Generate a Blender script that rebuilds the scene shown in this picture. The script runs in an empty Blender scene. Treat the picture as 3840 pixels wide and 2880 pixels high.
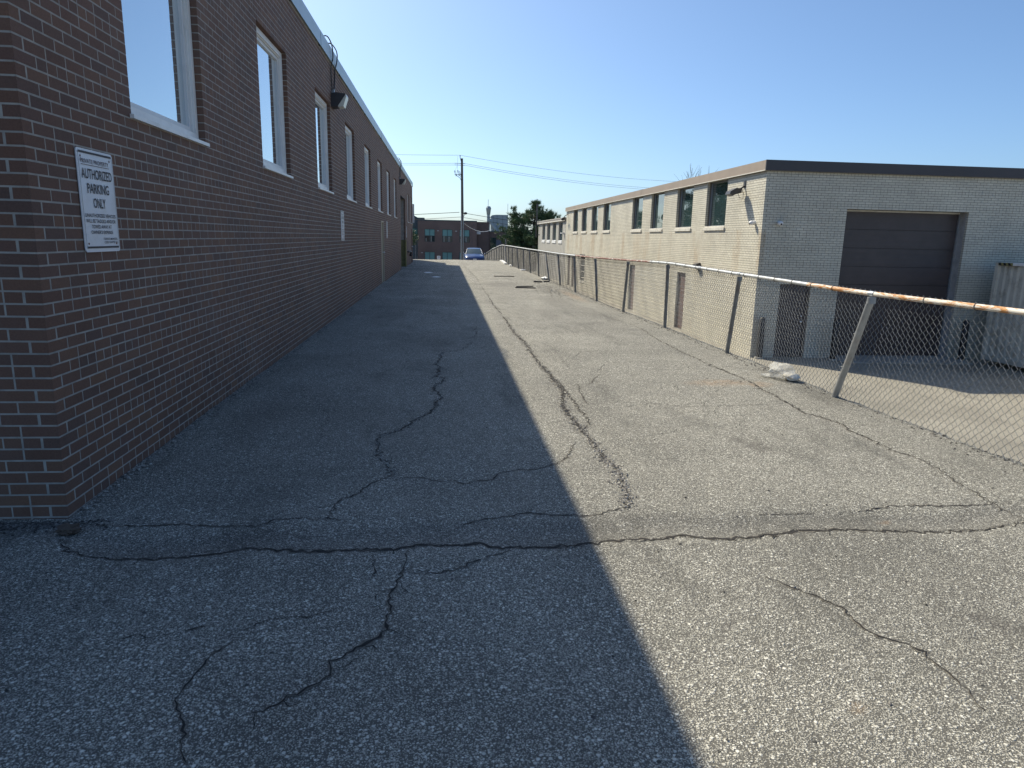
import bpy, bmesh, math, random
import numpy as np
from mathutils import Vector, Matrix
random.seed(7); rng = np.random.default_rng(7)
SC = bpy.context.scene
COL = SC.collection
PI = math.pi

# ------------------------------------------------------------------ camera
YAW, PITCH, ROLL, FPX = 0.0989, -0.2084, 0.0221, 2587.0
CAM_O = np.array([0.0, 0.0, 1.6])
def cam_axes():
    cy, sy = math.cos(YAW), math.sin(YAW); cp, sp = math.cos(PITCH), math.sin(PITCH)
    f = np.array([sy*cp, cy*cp, sp]); r = np.array([cy, -sy, 0.0]); u = np.cross(r, f)
    c, s = math.cos(ROLL), math.sin(ROLL)
    return r*c+u*s, -r*s+u*c, f
CR, CU, CF = cam_axes()
cd = bpy.data.cameras.new('camera'); cam = bpy.data.objects.new('camera', cd); COL.objects.link(cam)
cd.sensor_fit = 'HORIZONTAL'; cd.sensor_width = 36.0; cd.lens = 36.0*FPX/3840.0
cd.clip_start = 0.05; cd.clip_end = 6000
M = Matrix.Identity(4)
for i in range(3):
    M[i][0] = CR[i]; M[i][1] = CU[i]; M[i][2] = -CF[i]; M[i][3] = CAM_O[i]
cam.matrix_world = M
SC.camera = cam

# ------------------------------------------------------------------ sky, sun, exposure
SUN_DIR = Vector((-0.587, 0.858, 1.0)).normalized()      # towards the sun
SUN_EL = math.asin(SUN_DIR.z); SUN_AZ = math.atan2(SUN_DIR.x, SUN_DIR.y)
W = bpy.data.worlds.new('World'); SC.world = W; W.use_nodes = True
nt = W.node_tree; nt.nodes.clear()
sky = nt.nodes.new('ShaderNodeTexSky'); sky.sky_type = 'NISHITA'; sky.sun_disc = False
sky.sun_elevation = SUN_EL; sky.sun_rotation = SUN_AZ
sky.altitude = 100; sky.air_density = 0.7; sky.dust_density = 1.6; sky.ozone_density = 4.0
bg = nt.nodes.new('ShaderNodeBackground'); bg.inputs[1].default_value = 0.104
wo = nt.nodes.new('ShaderNodeOutputWorld')
tint = nt.nodes.new('ShaderNodeMix'); tint.data_type = 'RGBA'; tint.blend_type = 'MULTIPLY'; tint.inputs[0].default_value = 1.0
tint.inputs[7].default_value = (0.84, 0.965, 1.0, 1)          # one even tint over the whole sky
nt.links.new(sky.outputs[0], tint.inputs[6]); nt.links.new(tint.outputs[2], bg.inputs[0]); nt.links.new(bg.outputs[0], wo.inputs[0])
sl = bpy.data.lights.new('sun', 'SUN'); sl.energy = 4.2; sl.angle = math.radians(0.53); sl.color = (1.0, 0.912, 0.73)
so = bpy.data.objects.new('sun', sl); COL.objects.link(so)
so.rotation_euler = SUN_DIR.to_track_quat('Z', 'Y').to_euler(); so.location = (-20, 30, 40)
SC.view_settings.view_transform = 'Standard'; SC.view_settings.look = 'None'
SC.view_settings.exposure = 0.72; SC.view_settings.gamma = 1.0; SC.view_settings.use_curve_mapping = False
SC.cycles.max_bounces = 6; SC.cycles.glossy_bounces = 3; SC.cycles.transmission_bounces = 6

# ------------------------------------------------------------------ helpers
def tag(o, label=None, cat=None, group=None, kind=None):
    if label: o['label'] = label
    if cat: o['category'] = cat
    if group: o['group'] = group
    if kind: o['kind'] = kind
    return o
def empty(name, loc=(0, 0, 0), rz=0.0, label=None, cat=None, group=None):
    o = bpy.data.objects.new(name, None); COL.objects.link(o)
    o.location = loc; o.rotation_euler = (0, 0, rz); o.empty_display_size = 0.1
    return tag(o, label, cat, group)
class MB:
    """collects shapes and links them as ONE mesh object"""
    def __init__(s): s.v = []; s.f = []; s.sm = []
    def add(s, vs, fs, smooth=False):
        n = len(s.v); s.v.extend([tuple(map(float, p)) for p in vs]); s.f.extend([tuple(i+n for i in f) for f in fs]); s.sm.extend([smooth]*len(fs)); return s
    def box(s, x0, x1, y0, y1, z0, z1):
        return s.add([(x0,y0,z0),(x1,y0,z0),(x1,y1,z0),(x0,y1,z0),(x0,y0,z1),(x1,y0,z1),(x1,y1,z1),(x0,y1,z1)],
                     [(0,3,2,1),(4,5,6,7),(0,1,5,4),(1,2,6,5),(2,3,7,6),(3,0,4,7)])
    def bbox(s, x0, x1, y0, y1, z0, z1, b=0.01):
        """box with chamfered edges"""
        bm = bmesh.new(); bmesh.ops.create_cube(bm, size=1)
        for v in bm.verts: v.co = Vector(((x0+x1)/2+v.co.x*(x1-x0), (y0+y1)/2+v.co.y*(y1-y0), (z0+z1)/2+v.co.z*(z1-z0)))
        bmesh.ops.bevel(bm, geom=bm.edges[:], offset=b, segments=1, affect='EDGES')
        bm.verts.index_update()
        s.add([v.co for v in bm.verts], [tuple(v.index for v in f.verts) for f in bm.faces]); bm.free(); return s
    def quad(s, a, b, c, d): return s.add([a, b, c, d], [(0, 1, 2, 3)])
    def prism(s, poly, axis, a, b):
        """poly: 2D outline; axis: 0/1/2 extruded from a to b"""
        n = len(poly)
        def P(p, t):
            if axis == 0: return (t, p[0], p[1])
            if axis == 1: return (p[0], t, p[1])
            return (p[0], p[1], t)
        vs = [P(p, a) for p in poly]+[P(p, b) for p in poly]
        fs = [tuple(range(n-1, -1, -1)), tuple(range(n, 2*n))]+[(i, (i+1) % n, n+(i+1) % n, n+i) for i in range(n)]
        return s.add(vs, fs)
    def tube(s, path, r, n=8, caps=True, smooth=True):
        path = [Vector(p) for p in path]; rr = r if isinstance(r, (list, tuple)) else [r]*len(path)
        vs = []; prev = None
        for i, p in enumerate(path):
            if i == 0: t = path[1]-p
            elif i == len(path)-1: t = p-path[i-1]
            else: t = (path[i+1]-p).normalized()+(p-path[i-1]).normalized()
            t.normalize()
            if prev is None:
                a = Vector((0, 0, 1)) if abs(t.z) < 0.9 else Vector((1, 0, 0))
                u = t.cross(a).normalized()
            else:
                u = (prev-t*prev.dot(t)).normalized()
            prev = u; w = t.cross(u)
            for k in range(n):
                an = 2*PI*k/n; vs.append(p+u*math.cos(an)*rr[i]+w*math.sin(an)*rr[i])
        fs = [(i*n+k, i*n+(k+1) % n, (i+1)*n+(k+1) % n, (i+1)*n+k) for i in range(len(path)-1) for k in range(n)]
        s.add(vs, fs, smooth)
        if caps: m = len(path)-1; s.add(vs[:n], [tuple(range(n-1, -1, -1))]); s.add(vs[m*n:], [tuple(range(n))])
        return s
    def sphere(s, c, r, seg=12, ring=8, sx=1, sy=1, sz=1):
        vs = []; fs = []
        for j in range(ring+1):
            th = PI*j/ring
            for i in range(seg):
                ph = 2*PI*i/seg; vs.append((c[0]+r*sx*math.sin(th)*math.cos(ph), c[1]+r*sy*math.sin(th)*math.sin(ph), c[2]+r*sz*math.cos(th)))
        for j in range(ring):
            for i in range(seg): fs.append((j*seg+i, j*seg+(i+1) % seg, (j+1)*seg+(i+1) % seg, (j+1)*seg+i))
        return s.add(vs, fs, True)
    def build(s, name, mat, parent=None, local=False):
        me = bpy.data.meshes.new(name); me.from_pydata(s.v, [], s.f); me.materials.append(mat)
        me.polygons.foreach_set('use_smooth', s.sm)
        me.update()
        o = bpy.data.objects.new(name, me); COL.objects.link(o)
        if parent: put(o, parent, local)
        return o
def put(o, parent, local=False):
    """parent o; unless local, its mesh is in world coordinates"""
    o.parent = parent
    if not local: o.matrix_parent_inverse = world_of(parent).inverted()
def world_of(o):
    m = Matrix.LocRotScale(o.location, o.rotation_euler, o.scale)
    if o.parent: m = world_of(o.parent) @ o.matrix_parent_inverse @ m
    return m
def np_mesh(name, verts, quads, mat, parent=None, smooth=False, tris=False):
    k = 3 if tris else 4
    me = bpy.data.meshes.new(name); nv = len(verts); nf = len(quads)
    me.vertices.add(nv); me.vertices.foreach_set('co', np.asarray(verts, np.float32).ravel())
    me.loops.add(nf*k); me.loops.foreach_set('vertex_index', np.asarray(quads, np.int32).ravel())
    me.polygons.add(nf); me.polygons.foreach_set('loop_start', np.arange(0, nf*k, k, dtype=np.int32))
    me.polygons.foreach_set('use_smooth', np.full(nf, smooth))
    me.update(calc_edges=True); me.materials.append(mat)
    o = bpy.data.objects.new(name, me); COL.objects.link(o)
    if parent: put(o, parent)
    return o

# ------------------------------------------------------------------ materials
def mat(name):
    m = bpy.data.materials.new(name); m.use_nodes = True
    t = m.node_tree; b = t.nodes['Principled BSDF']
    return m, t, b
class N:
    """tiny node-graph writer"""
    def __init__(s, t): s.t = t
    def node(s, ty, **kw):
        n = s.t.nodes.new(ty)
        for k, v in kw.items(): setattr(n, k, v)
        return n
    def put(s, n, key, val):
        if val is None: return
        if hasattr(val, 'is_output') or isinstance(val, bpy.types.NodeSocket): s.t.links.new(val, n.inputs[key])
        else: n.inputs[key].default_value = val
    def pos(s): return s.node('ShaderNodeNewGeometry').outputs['Position']
    def scale(s, v, sx, sy, sz):
        n = s.node('ShaderNodeVectorMath', operation='MULTIPLY'); s.put(n, 0, v); n.inputs[1].default_value = (sx, sy, sz); return n.outputs[0]
    def noise(s, v, sc, det=4, rough=0.6, dist=0):
        n = s.node('ShaderNodeTexNoise'); s.put(n, 'Vector', v); n.inputs['Scale'].default_value = sc; n.inputs['Detail'].default_value = det
        n.inputs['Roughness'].default_value = rough; n.inputs['Distortion'].default_value = dist; return n.outputs[0]
    def voro(s, v, sc, feature='F1', rnd=1.0):
        n = s.node('ShaderNodeTexVoronoi', feature=feature); s.put(n, 'Vector', v); n.inputs['Scale'].default_value = sc; n.inputs['Randomness'].default_value = rnd; return n
    def ramp(s, v, stops, interp='LINEAR'):
        n = s.node('ShaderNodeValToRGB'); e = n.color_ramp.elements; n.color_ramp.interpolation = interp
        while len(e) < len(stops): e.new(0.5)
        for i, (p, c) in enumerate(stops):
            e[i].position = p; e[i].color = (c, c, c, 1) if isinstance(c, (int, float)) else (*c, 1)
        s.put(n, 0, v); return n.outputs[0]
    def mix(s, f, a, b, mode='MIX'):
        n = s.node('ShaderNodeMix', data_type='RGBA', blend_type=mode); s.put(n, 0, f)
        for k, v in ((6, a), (7, b)):
            s.put(n, k, (*v, 1) if isinstance(v, tuple) and len(v) == 3 else ((v, v, v, 1) if isinstance(v, (int, float)) else v))
        return n.outputs[2]
    def math(s, op, a, b=None, c=None, clamp=False):
        n = s.node('ShaderNodeMath', operation=op, use_clamp=clamp); s.put(n, 0, a); s.put(n, 1, b); s.put(n, 2, c); return n.outputs[0]
    def xyz(s, v):
        n = s.node('ShaderNodeSeparateXYZ'); s.put(n, 0, v); return n.outputs
    def bump(s, h, strength, dist, prev=None):
        n = s.node('ShaderNodeBump'); s.put(n, 'Height', h); n.inputs['Strength'].default_value = strength; n.inputs['Distance'].default_value = dist
        if prev: s.put(n, 'Normal', prev)
        return n.outputs[0]
    def rnd(s):
        g = s.node('ShaderNodeNewGeometry'); o = s.node('ShaderNodeObjectInfo')
        return s.math('FRACT', s.math('ADD', g.outputs['Random Per Island'], o.outputs['Random']))
def simple(name, col, rough=0.6, metal=0.0, var=0.15, nsc=6.0, bump=0.0, bsc=60.0, ior=None, dirt=None, dsc=2.0, damt=0.5):
    m, t, b = mat(name); n = N(t); p = n.pos()
    f = n.noise(p, nsc, 5)
    lo = tuple(c*(1-var) for c in col); hi = tuple(min(1, c*(1+var)) for c in col)
    c = n.ramp(f, [(0.3, lo), (0.7, hi)])
    if dirt:
        d = n.ramp(n.noise(p, dsc, 6, 0.7), [(0.5, 0.0), (0.68, damt)]); c = n.mix(d, c, dirt)
    t.links.new(c, b.inputs['Base Color'])
    b.inputs['Roughness'].default_value = rough; b.inputs['Metallic'].default_value = metal
    if ior: b.inputs['IOR'].default_value = ior
    if bump: t.links.new(n.bump(n.noise(p, bsc, 4), bump, 0.01), b.inputs['Normal'])
    return m
def asphalt(name, stones, matrix, sc=105.0, attr=False):
    m, t, b = mat(name); n = N(t); p = n.pos()
    flat = n.scale(p, 1, 1, 0.15)
    wob = n.noise(flat, 60, 2)
    v1 = n.voro(flat, sc); v2 = n.voro(flat, sc*0.55)
    r1 = n.xyz(v1.outputs['Color']); r2 = n.xyz(v2.outputs['Color'])
    c1 = n.ramp(r1[0], [(0.0, stones[0]), (0.35, stones[1]), (0.7, stones[2]), (1.0, stones[3])])
    v0 = n.voro(flat, sc*1.75); r0 = n.xyz(v0.outputs['Color'])
    e0 = n.ramp(n.math('ADD', v0.outputs['Distance'], n.math('MULTIPLY', wob, 0.2)), [(0.45, 1.0), (0.75, 0.0)])
    e1 = n.ramp(n.math('ADD', v1.outputs['Distance'], n.math('MULTIPLY', wob, 0.25)), [(0.42, 1.0), (0.70, 0.0)])
    e2 = n.ramp(n.math('ADD', v2.outputs['Distance'], n.math('MULTIPLY', wob, 0.25)), [(0.38, 1.0), (0.60, 0.0)])
    dens = n.noise(flat, 1.1, 5, 0.65)                                   # worn areas show more stone
    th = n.ramp(dens, [(0.3, 0.66), (0.7, 0.30)])
    th0 = n.ramp(n.noise(flat, 2.3, 5, 0.65), [(0.3, 0.55), (0.7, 0.16)])
    k0 = n.math('MULTIPLY', e0, n.math('GREATER_THAN', r0[1], th0))
    c0 = n.ramp(r0[0], [(0.0, stones[0]), (0.3, stones[1]), (0.75, stones[2]), (1.0, stones[2])])
    k1 = n.math('MULTIPLY', e1, n.math('GREATER_THAN', r1[1], th))
    k2 = n.math('MULTIPLY', e2, n.math('GREATER_THAN', r2[1], 0.86))
    fine = n.noise(flat, 420, 3, 0.7)
    mcol = n.mix(fine, tuple(c*0.6 for c in matrix), tuple(min(1, c*1.5) for c in matrix))
    c2 = n.ramp(r2[0], [(0.0, stones[2]), (1.0, stones[3])])
    c = n.mix(k0, mcol, c0); c = n.mix(k1, c, c1); c = n.mix(k2, c, c2)
    pit = n.voro(flat, 24); pr = n.xyz(pit.outputs['Color'])
    pk = n.math('MULTIPLY', n.math('LESS_THAN', n.math('ADD', pit.outputs['Distance'], n.math('MULTIPLY', wob, 0.12)), n.math('MULTIPLY', pr[2], 0.24)), n.math('GREATER_THAN', pr[0], 0.82))
    c = n.mix(n.math('MULTIPLY', pk, 0.85), c, (0.03, 0.03, 0.028))
    big = n.noise(flat, 0.5, 6, 0.6)
    c = n.mix(1.0, c, n.ramp(big, [(0.28, 0.74), (0.5, 1.0), (0.72, 1.18)]), 'MULTIPLY')
    sp = n.noise(n.scale(p, 1.6, 0.35, 1), 1.3, 6, 0.7)
    c = n.mix(n.ramp(sp, [(0.54, 0.0), (0.75, 0.6)]), c, tuple(x*0.55 for x in matrix))
    if attr:
        a = n.node('ShaderNodeAttribute', attribute_name='wear'); s = n.xyz(a.outputs['Color'])
        pn = n.noise(flat, 9, 5, 0.7)
        patch = n.math('MULTIPLY', s[0], n.ramp(pn, [(0.25, 0.55), (0.6, 1.0)]))
        c = n.mix(n.math('MULTIPLY', patch, 0.4), c, n.mix(1.0, c, (0.42, 0.42, 0.45), 'MULTIPLY'))
        oil = n.math('MULTIPLY', s[1], n.ramp(n.noise(flat, 14, 6, 0.75), [(0.3, 0.3), (0.65, 1.0)]))
        c = n.mix(n.math('MULTIPLY', oil, 0.75), c, (0.07, 0.062, 0.055))
        rust = n.math('MULTIPLY', s[2], n.ramp(n.noise(flat, 11, 6, 0.75), [(0.35, 0.0), (0.7, 1.0)]))
        c = n.mix(n.math('MULTIPLY', rust, 0.6), c, (0.33, 0.20, 0.10))
    t.links.new(c, b.inputs['Base Color'])
    b.inputs['Roughness'].default_value = 0.82
    b.inputs['Specular IOR Level'].default_value = 0.35
    h = n.math('ADD', n.math('MULTIPLY', k1, 0.7), n.math('MULTIPLY', k2, 0.9)); h = n.math('ADD', h, n.math('MULTIPLY', k0, 0.5)); h = n.math('ADD', h, n.math('MULTIPLY', fine, 0.35))
    nb = n.bump(h, 0.9, 0.004); nb = n.bump(n.noise(flat, 5, 6, 0.7), 0.5, 0.02, nb)
    t.links.new(nb, b.inputs['Normal'])
    return m
STN = [(0.16, 0.155, 0.145), (0.36, 0.345, 0.29), (0.50, 0.48, 0.415), (0.74, 0.72, 0.64)]
M_alley = asphalt('worn_asphalt', STN, (0.100, 0.095, 0.082), 105, True)
M_lot = asphalt('lot_asphalt', [(0.24, 0.225, 0.195), (0.36, 0.335, 0.28), (0.42, 0.395, 0.33), (0.52, 0.49, 0.42)], (0.25, 0.23, 0.19), 120)
M_street = simple('street_asphalt', (0.12, 0.115, 0.11), 0.9, var=0.2, nsc=0.6)
M_crumb = simple('crumbled_crack_edge', (0.17, 0.155, 0.13), 1.0, var=0.5, nsc=90, bump=.8, bsc=200)
M_crack = simple('crack_void', (0.022, 0.020, 0.018), 1.0, var=0.5, nsc=40)
def brick_mat(name, cols, rough=0.75, dirt=None, bump=0.35):
    m, t, b = mat(name); n = N(t); p = n.pos(); r = n.rnd()
    c = n.ramp(r, [(i/(len(cols)-1), q) for i, q in enumerate(cols)])
    g = n.noise(p, 90, 4, 0.7); c = n.mix(1.0, c, n.ramp(g, [(0.25, 0.78), (0.75, 1.2)]), 'MULTIPLY')
    big = n.noise(p, 0.8, 5, 0.6); c = n.mix(1.0, c, n.ramp(big, [(0.3, 0.86), (0.7, 1.1)]), 'MULTIPLY')
    if dirt: c = dirt(n, p, c)
    t.links.new(c, b.inputs['Base Color']); b.inputs['Roughness'].default_value = rough; b.inputs['Specular IOR Level'].default_value = 0.25
    t.links.new(n.bump(n.noise(p, 220, 4, 0.7), bump, 0.003), b.inputs['Normal'])
    return m
def bstain(n, p, c):
    f = n.noise(n.scale(p, 1, 1, 0.35), 1.7, 6, 0.7); g = n.noise(n.scale(p, 1, 0.6, 1.6), 0.9, 6, 0.65)
    c = n.mix(n.ramp(f, [(0.52, 0.0), (0.75, 0.22)]), c, (0.26, 0.22, 0.19))
    return n.mix(n.ramp(g, [(0.55, 0.0), (0.75, 0.45)]), c, (0.05, 0.036, 0.03))
M_brick = brick_mat('brown_brick', [(0.145, 0.080, 0.058), (0.175, 0.094, 0.066), (0.155, 0.088, 0.068), (0.19, 0.102, 0.068), (0.130, 0.080, 0.065), (0.168, 0.095, 0.070), (0.20, 0.108, 0.070)], 0.75, bstain)
M_mortar = simple('grey_mortar', (0.36, 0.335, 0.30), 0.95, var=0.25, nsc=9, bump=0.5, bsc=300)
def wstain(n, p, c):
    q = n.xyz(p)
    band = n.math('MULTIPLY', n.ramp(n.math('DIVIDE', q[2], 2.0), [(0.05, 0.15), (0.55, 1.0), (0.98, 1.0), (1.0, 0.0)]), 1.0)
    side = n.math('LESS_THAN', q[0], 8.75)
    f = n.noise(n.scale(p, 1, 0.55, 0.16), 1.5, 5, 0.62)
    f2 = n.noise(n.scale(p, 1, 1.4, 1.0), 3.0, 5, 0.7)
    k = n.math('MULTIPLY', n.math('MULTIPLY', n.ramp(f, [(0.50, 0.0), (0.66, 1.0)]), n.ramp(f2, [(0.35, 0.35), (0.6, 1.0)])), band)
    k = n.math('MULTIPLY', n.math('MULTIPLY', k, side), 0.55)
    return n.mix(k, c, (0.40, 0.27, 0.15))
M_wbrick = brick_mat('cream_painted_brick', [(0.57, 0.545, 0.455), (0.61, 0.58, 0.485), (0.55, 0.52, 0.44), (0.63, 0.60, 0.505)], 0.6, wstain, 0.25)
M_wmortar = simple('painted_joint', (0.17, 0.155, 0.135), 0.95, var=0.2, nsc=10)
M_vinyl = simple('white_vinyl', (0.80, 0.78, 0.75), 0.4, var=0.05, nsc=3, dirt=(0.5, 0.47, 0.42), dsc=5, damt=0.3)
M_sash = simple('vinyl_sash', (0.68, 0.68, 0.68), 0.4, var=0.06)
def glass(name, col, ior, rough=0.02, wob=0.02):
    m, t, b = mat(name); n = N(t)
    b.inputs['Base Color'].default_value = (*col, 1); b.inputs['Roughness'].default_value = rough; b.inputs['IOR'].default_value = ior
    t.links.new(n.bump(n.noise(n.pos(), 1.6, 2), wob, 0.05), b.inputs['Normal'])
    return m
M_glassL = glass('coated_window_glass', (0.72, 0.78, 0.80), 1.5, 0.01, 0.01); M_glassL.node_tree.nodes['Principled BSDF'].inputs['Metallic'].default_value = 0.85
M_glassR = glass('dark_window_glass', (0.03, 0.055, 0.06), 2.6)
M_glassT = glass('teal_office_glass', (0.10, 0.26, 0.26), 1.7, 0.05)
M_glassD = glass('dark_office_glass', (0.03, 0.05, 0.055), 1.8, 0.04)
M_coping = simple('galvanised_coping', (0.40, 0.46, 0.47), 0.4, 0.4, var=0.06, nsc=1.5, dirt=(0.25, 0.24, 0.22), dsc=3, damt=0.3)
M_tan = simple('tan_fascia_metal', (0.30, 0.235, 0.175), 0.5, var=0.08, nsc=1.2, dirt=(0.26, 0.20, 0.15), dsc=1.4, damt=0.5)
M_navy = simple('dark_fascia_metal', (0.055, 0.052, 0.058), 0.55, var=0.1, nsc=1)
M_drip = simple('pale_drip_edge', (0.60, 0.57, 0.50), 0.5)
M_black = simple('black_plastic', (0.02, 0.02, 0.022), 0.5)
M_bronze = simple('dark_bronze_metal', (0.055, 0.052, 0.055), 0.45, 0.3)
M_lens = simple('frosted_lamp_lens', (0.62, 0.60, 0.52), 0.25, var=0.05)
M_white = simple('white_enamel', (0.75, 0.75, 0.75), 0.4, var=0.04)
M_sign = simple('white_sign_metal', (0.66, 0.68, 0.72), 0.35, var=0.03, nsc=2, dirt=(0.45, 0.44, 0.42), dsc=8, damt=0.25)
M_ink = simple('faded_black_ink', (0.035, 0.03, 0.035), 0.6)
M_ink2 = simple('faded_brown_ink', (0.11, 0.075, 0.08), 0.6)
M_galv = simple('galvanised_tube', (0.36, 0.38, 0.40), 0.42, 0.6, var=0.15, nsc=9, dirt=(0.28, 0.22, 0.17), dsc=6, damt=0.35)
M_post = simple('weathered_fence_post', (0.20, 0.21, 0.22), 0.5, 0.5, var=0.2, nsc=6, dirt=(0.16, 0.10, 0.06), dsc=5, damt=0.5)
M_wire = simple('galvanised_wire', (0.28, 0.29, 0.29), 0.45, 0.6, var=0.2, nsc=30)
M_wire2 = simple('dull_aged_wire', (0.15, 0.15, 0.15), 0.6, 0.4, var=0.3, nsc=20)
M_rail = simple('bright_galvanised_rail', (0.50, 0.52, 0.53), 0.45, 0.35, var=0.12, nsc=9, dirt=(0.34, 0.28, 0.22), dsc=4, damt=0.4)
def rusty(name, base, r1, r2, lo, hi):
    m, t, b = mat(name); n = N(t); p = n.pos()
    q = n.scale(p, 4.5, 0.9, 4.5); f = n.noise(q, 5.5, 7, 0.75, 0.8); g = n.noise(q, 22, 5, 0.7)
    rc = n.ramp(g, [(0.3, r1), (0.7, r2)])
    k = n.ramp(f, [(lo, 0.0), (hi, 1.0)])
    t.links.new(n.mix(k, base, rc), b.inputs['Base Color']); b.inputs['Roughness'].default_value = 0.7
    t.links.new(n.bump(g, 0.4, 0.004), b.inputs['Normal'])
    return m
M_rust = rusty('peeling_rusty_rail', (0.66, 0.62, 0.55), (0.28, 0.09, 0.03), (0.62, 0.34, 0.12), 0.47, 0.54)
M_rust2 = rusty('dark_rusty_rail', (0.50, 0.47, 0.44), (0.13, 0.05, 0.035), (0.24, 0.10, 0.07), 0.42, 0.50)
M_cont = simple('cream_container_paint', (0.56, 0.53, 0.45), 0.6, var=0.1, nsc=2, dirt=(0.24, 0.19, 0.12), dsc=3, damt=0.6)
M_yellow = simple('yellow_black_paint', (0.42, 0.33, 0.06), 0.6, dirt=(0.06, 0.05, 0.03), dsc=6, damt=0.9)
M_oldyel = simple('faded_yellow_steel', (0.30, 0.26, 0.10), 0.6, dirt=(0.14, 0.10, 0.05), dsc=8, damt=0.8)
M_door = simple('beige_steel_door', (0.42, 0.36, 0.27), 0.5, var=0.06, dirt=(0.25, 0.19, 0.13), dsc=3, damt=0.4)
M_bdoor = simple('brown_door_paint', (0.12, 0.072, 0.060), 0.55, var=0.1)
M_gdoor = simple('dark_garage_door', (0.070, 0.055, 0.055), 0.5, var=0.12, nsc=3)
M_grey = simple('grey_stucco_panel', (0.37, 0.36, 0.33), 0.85, var=0.05, nsc=2, dirt=(0.26, 0.25, 0.22), dsc=1.2, damt=0.4, bump=0.2, bsc=40)
M_conc = simple('concrete', (0.36, 0.34, 0.30), 0.9, var=0.15, nsc=5, bump=0.4, bsc=80, dirt=(0.18, 0.16, 0.14), dsc=2, damt=0.6)
M_roof = simple('gravel_roof', (0.25, 0.24, 0.22), 0.95, var=0.2, nsc=20)
M_dark = simple('dark_interior', (0.012, 0.013, 0.015), 0.9)

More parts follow.
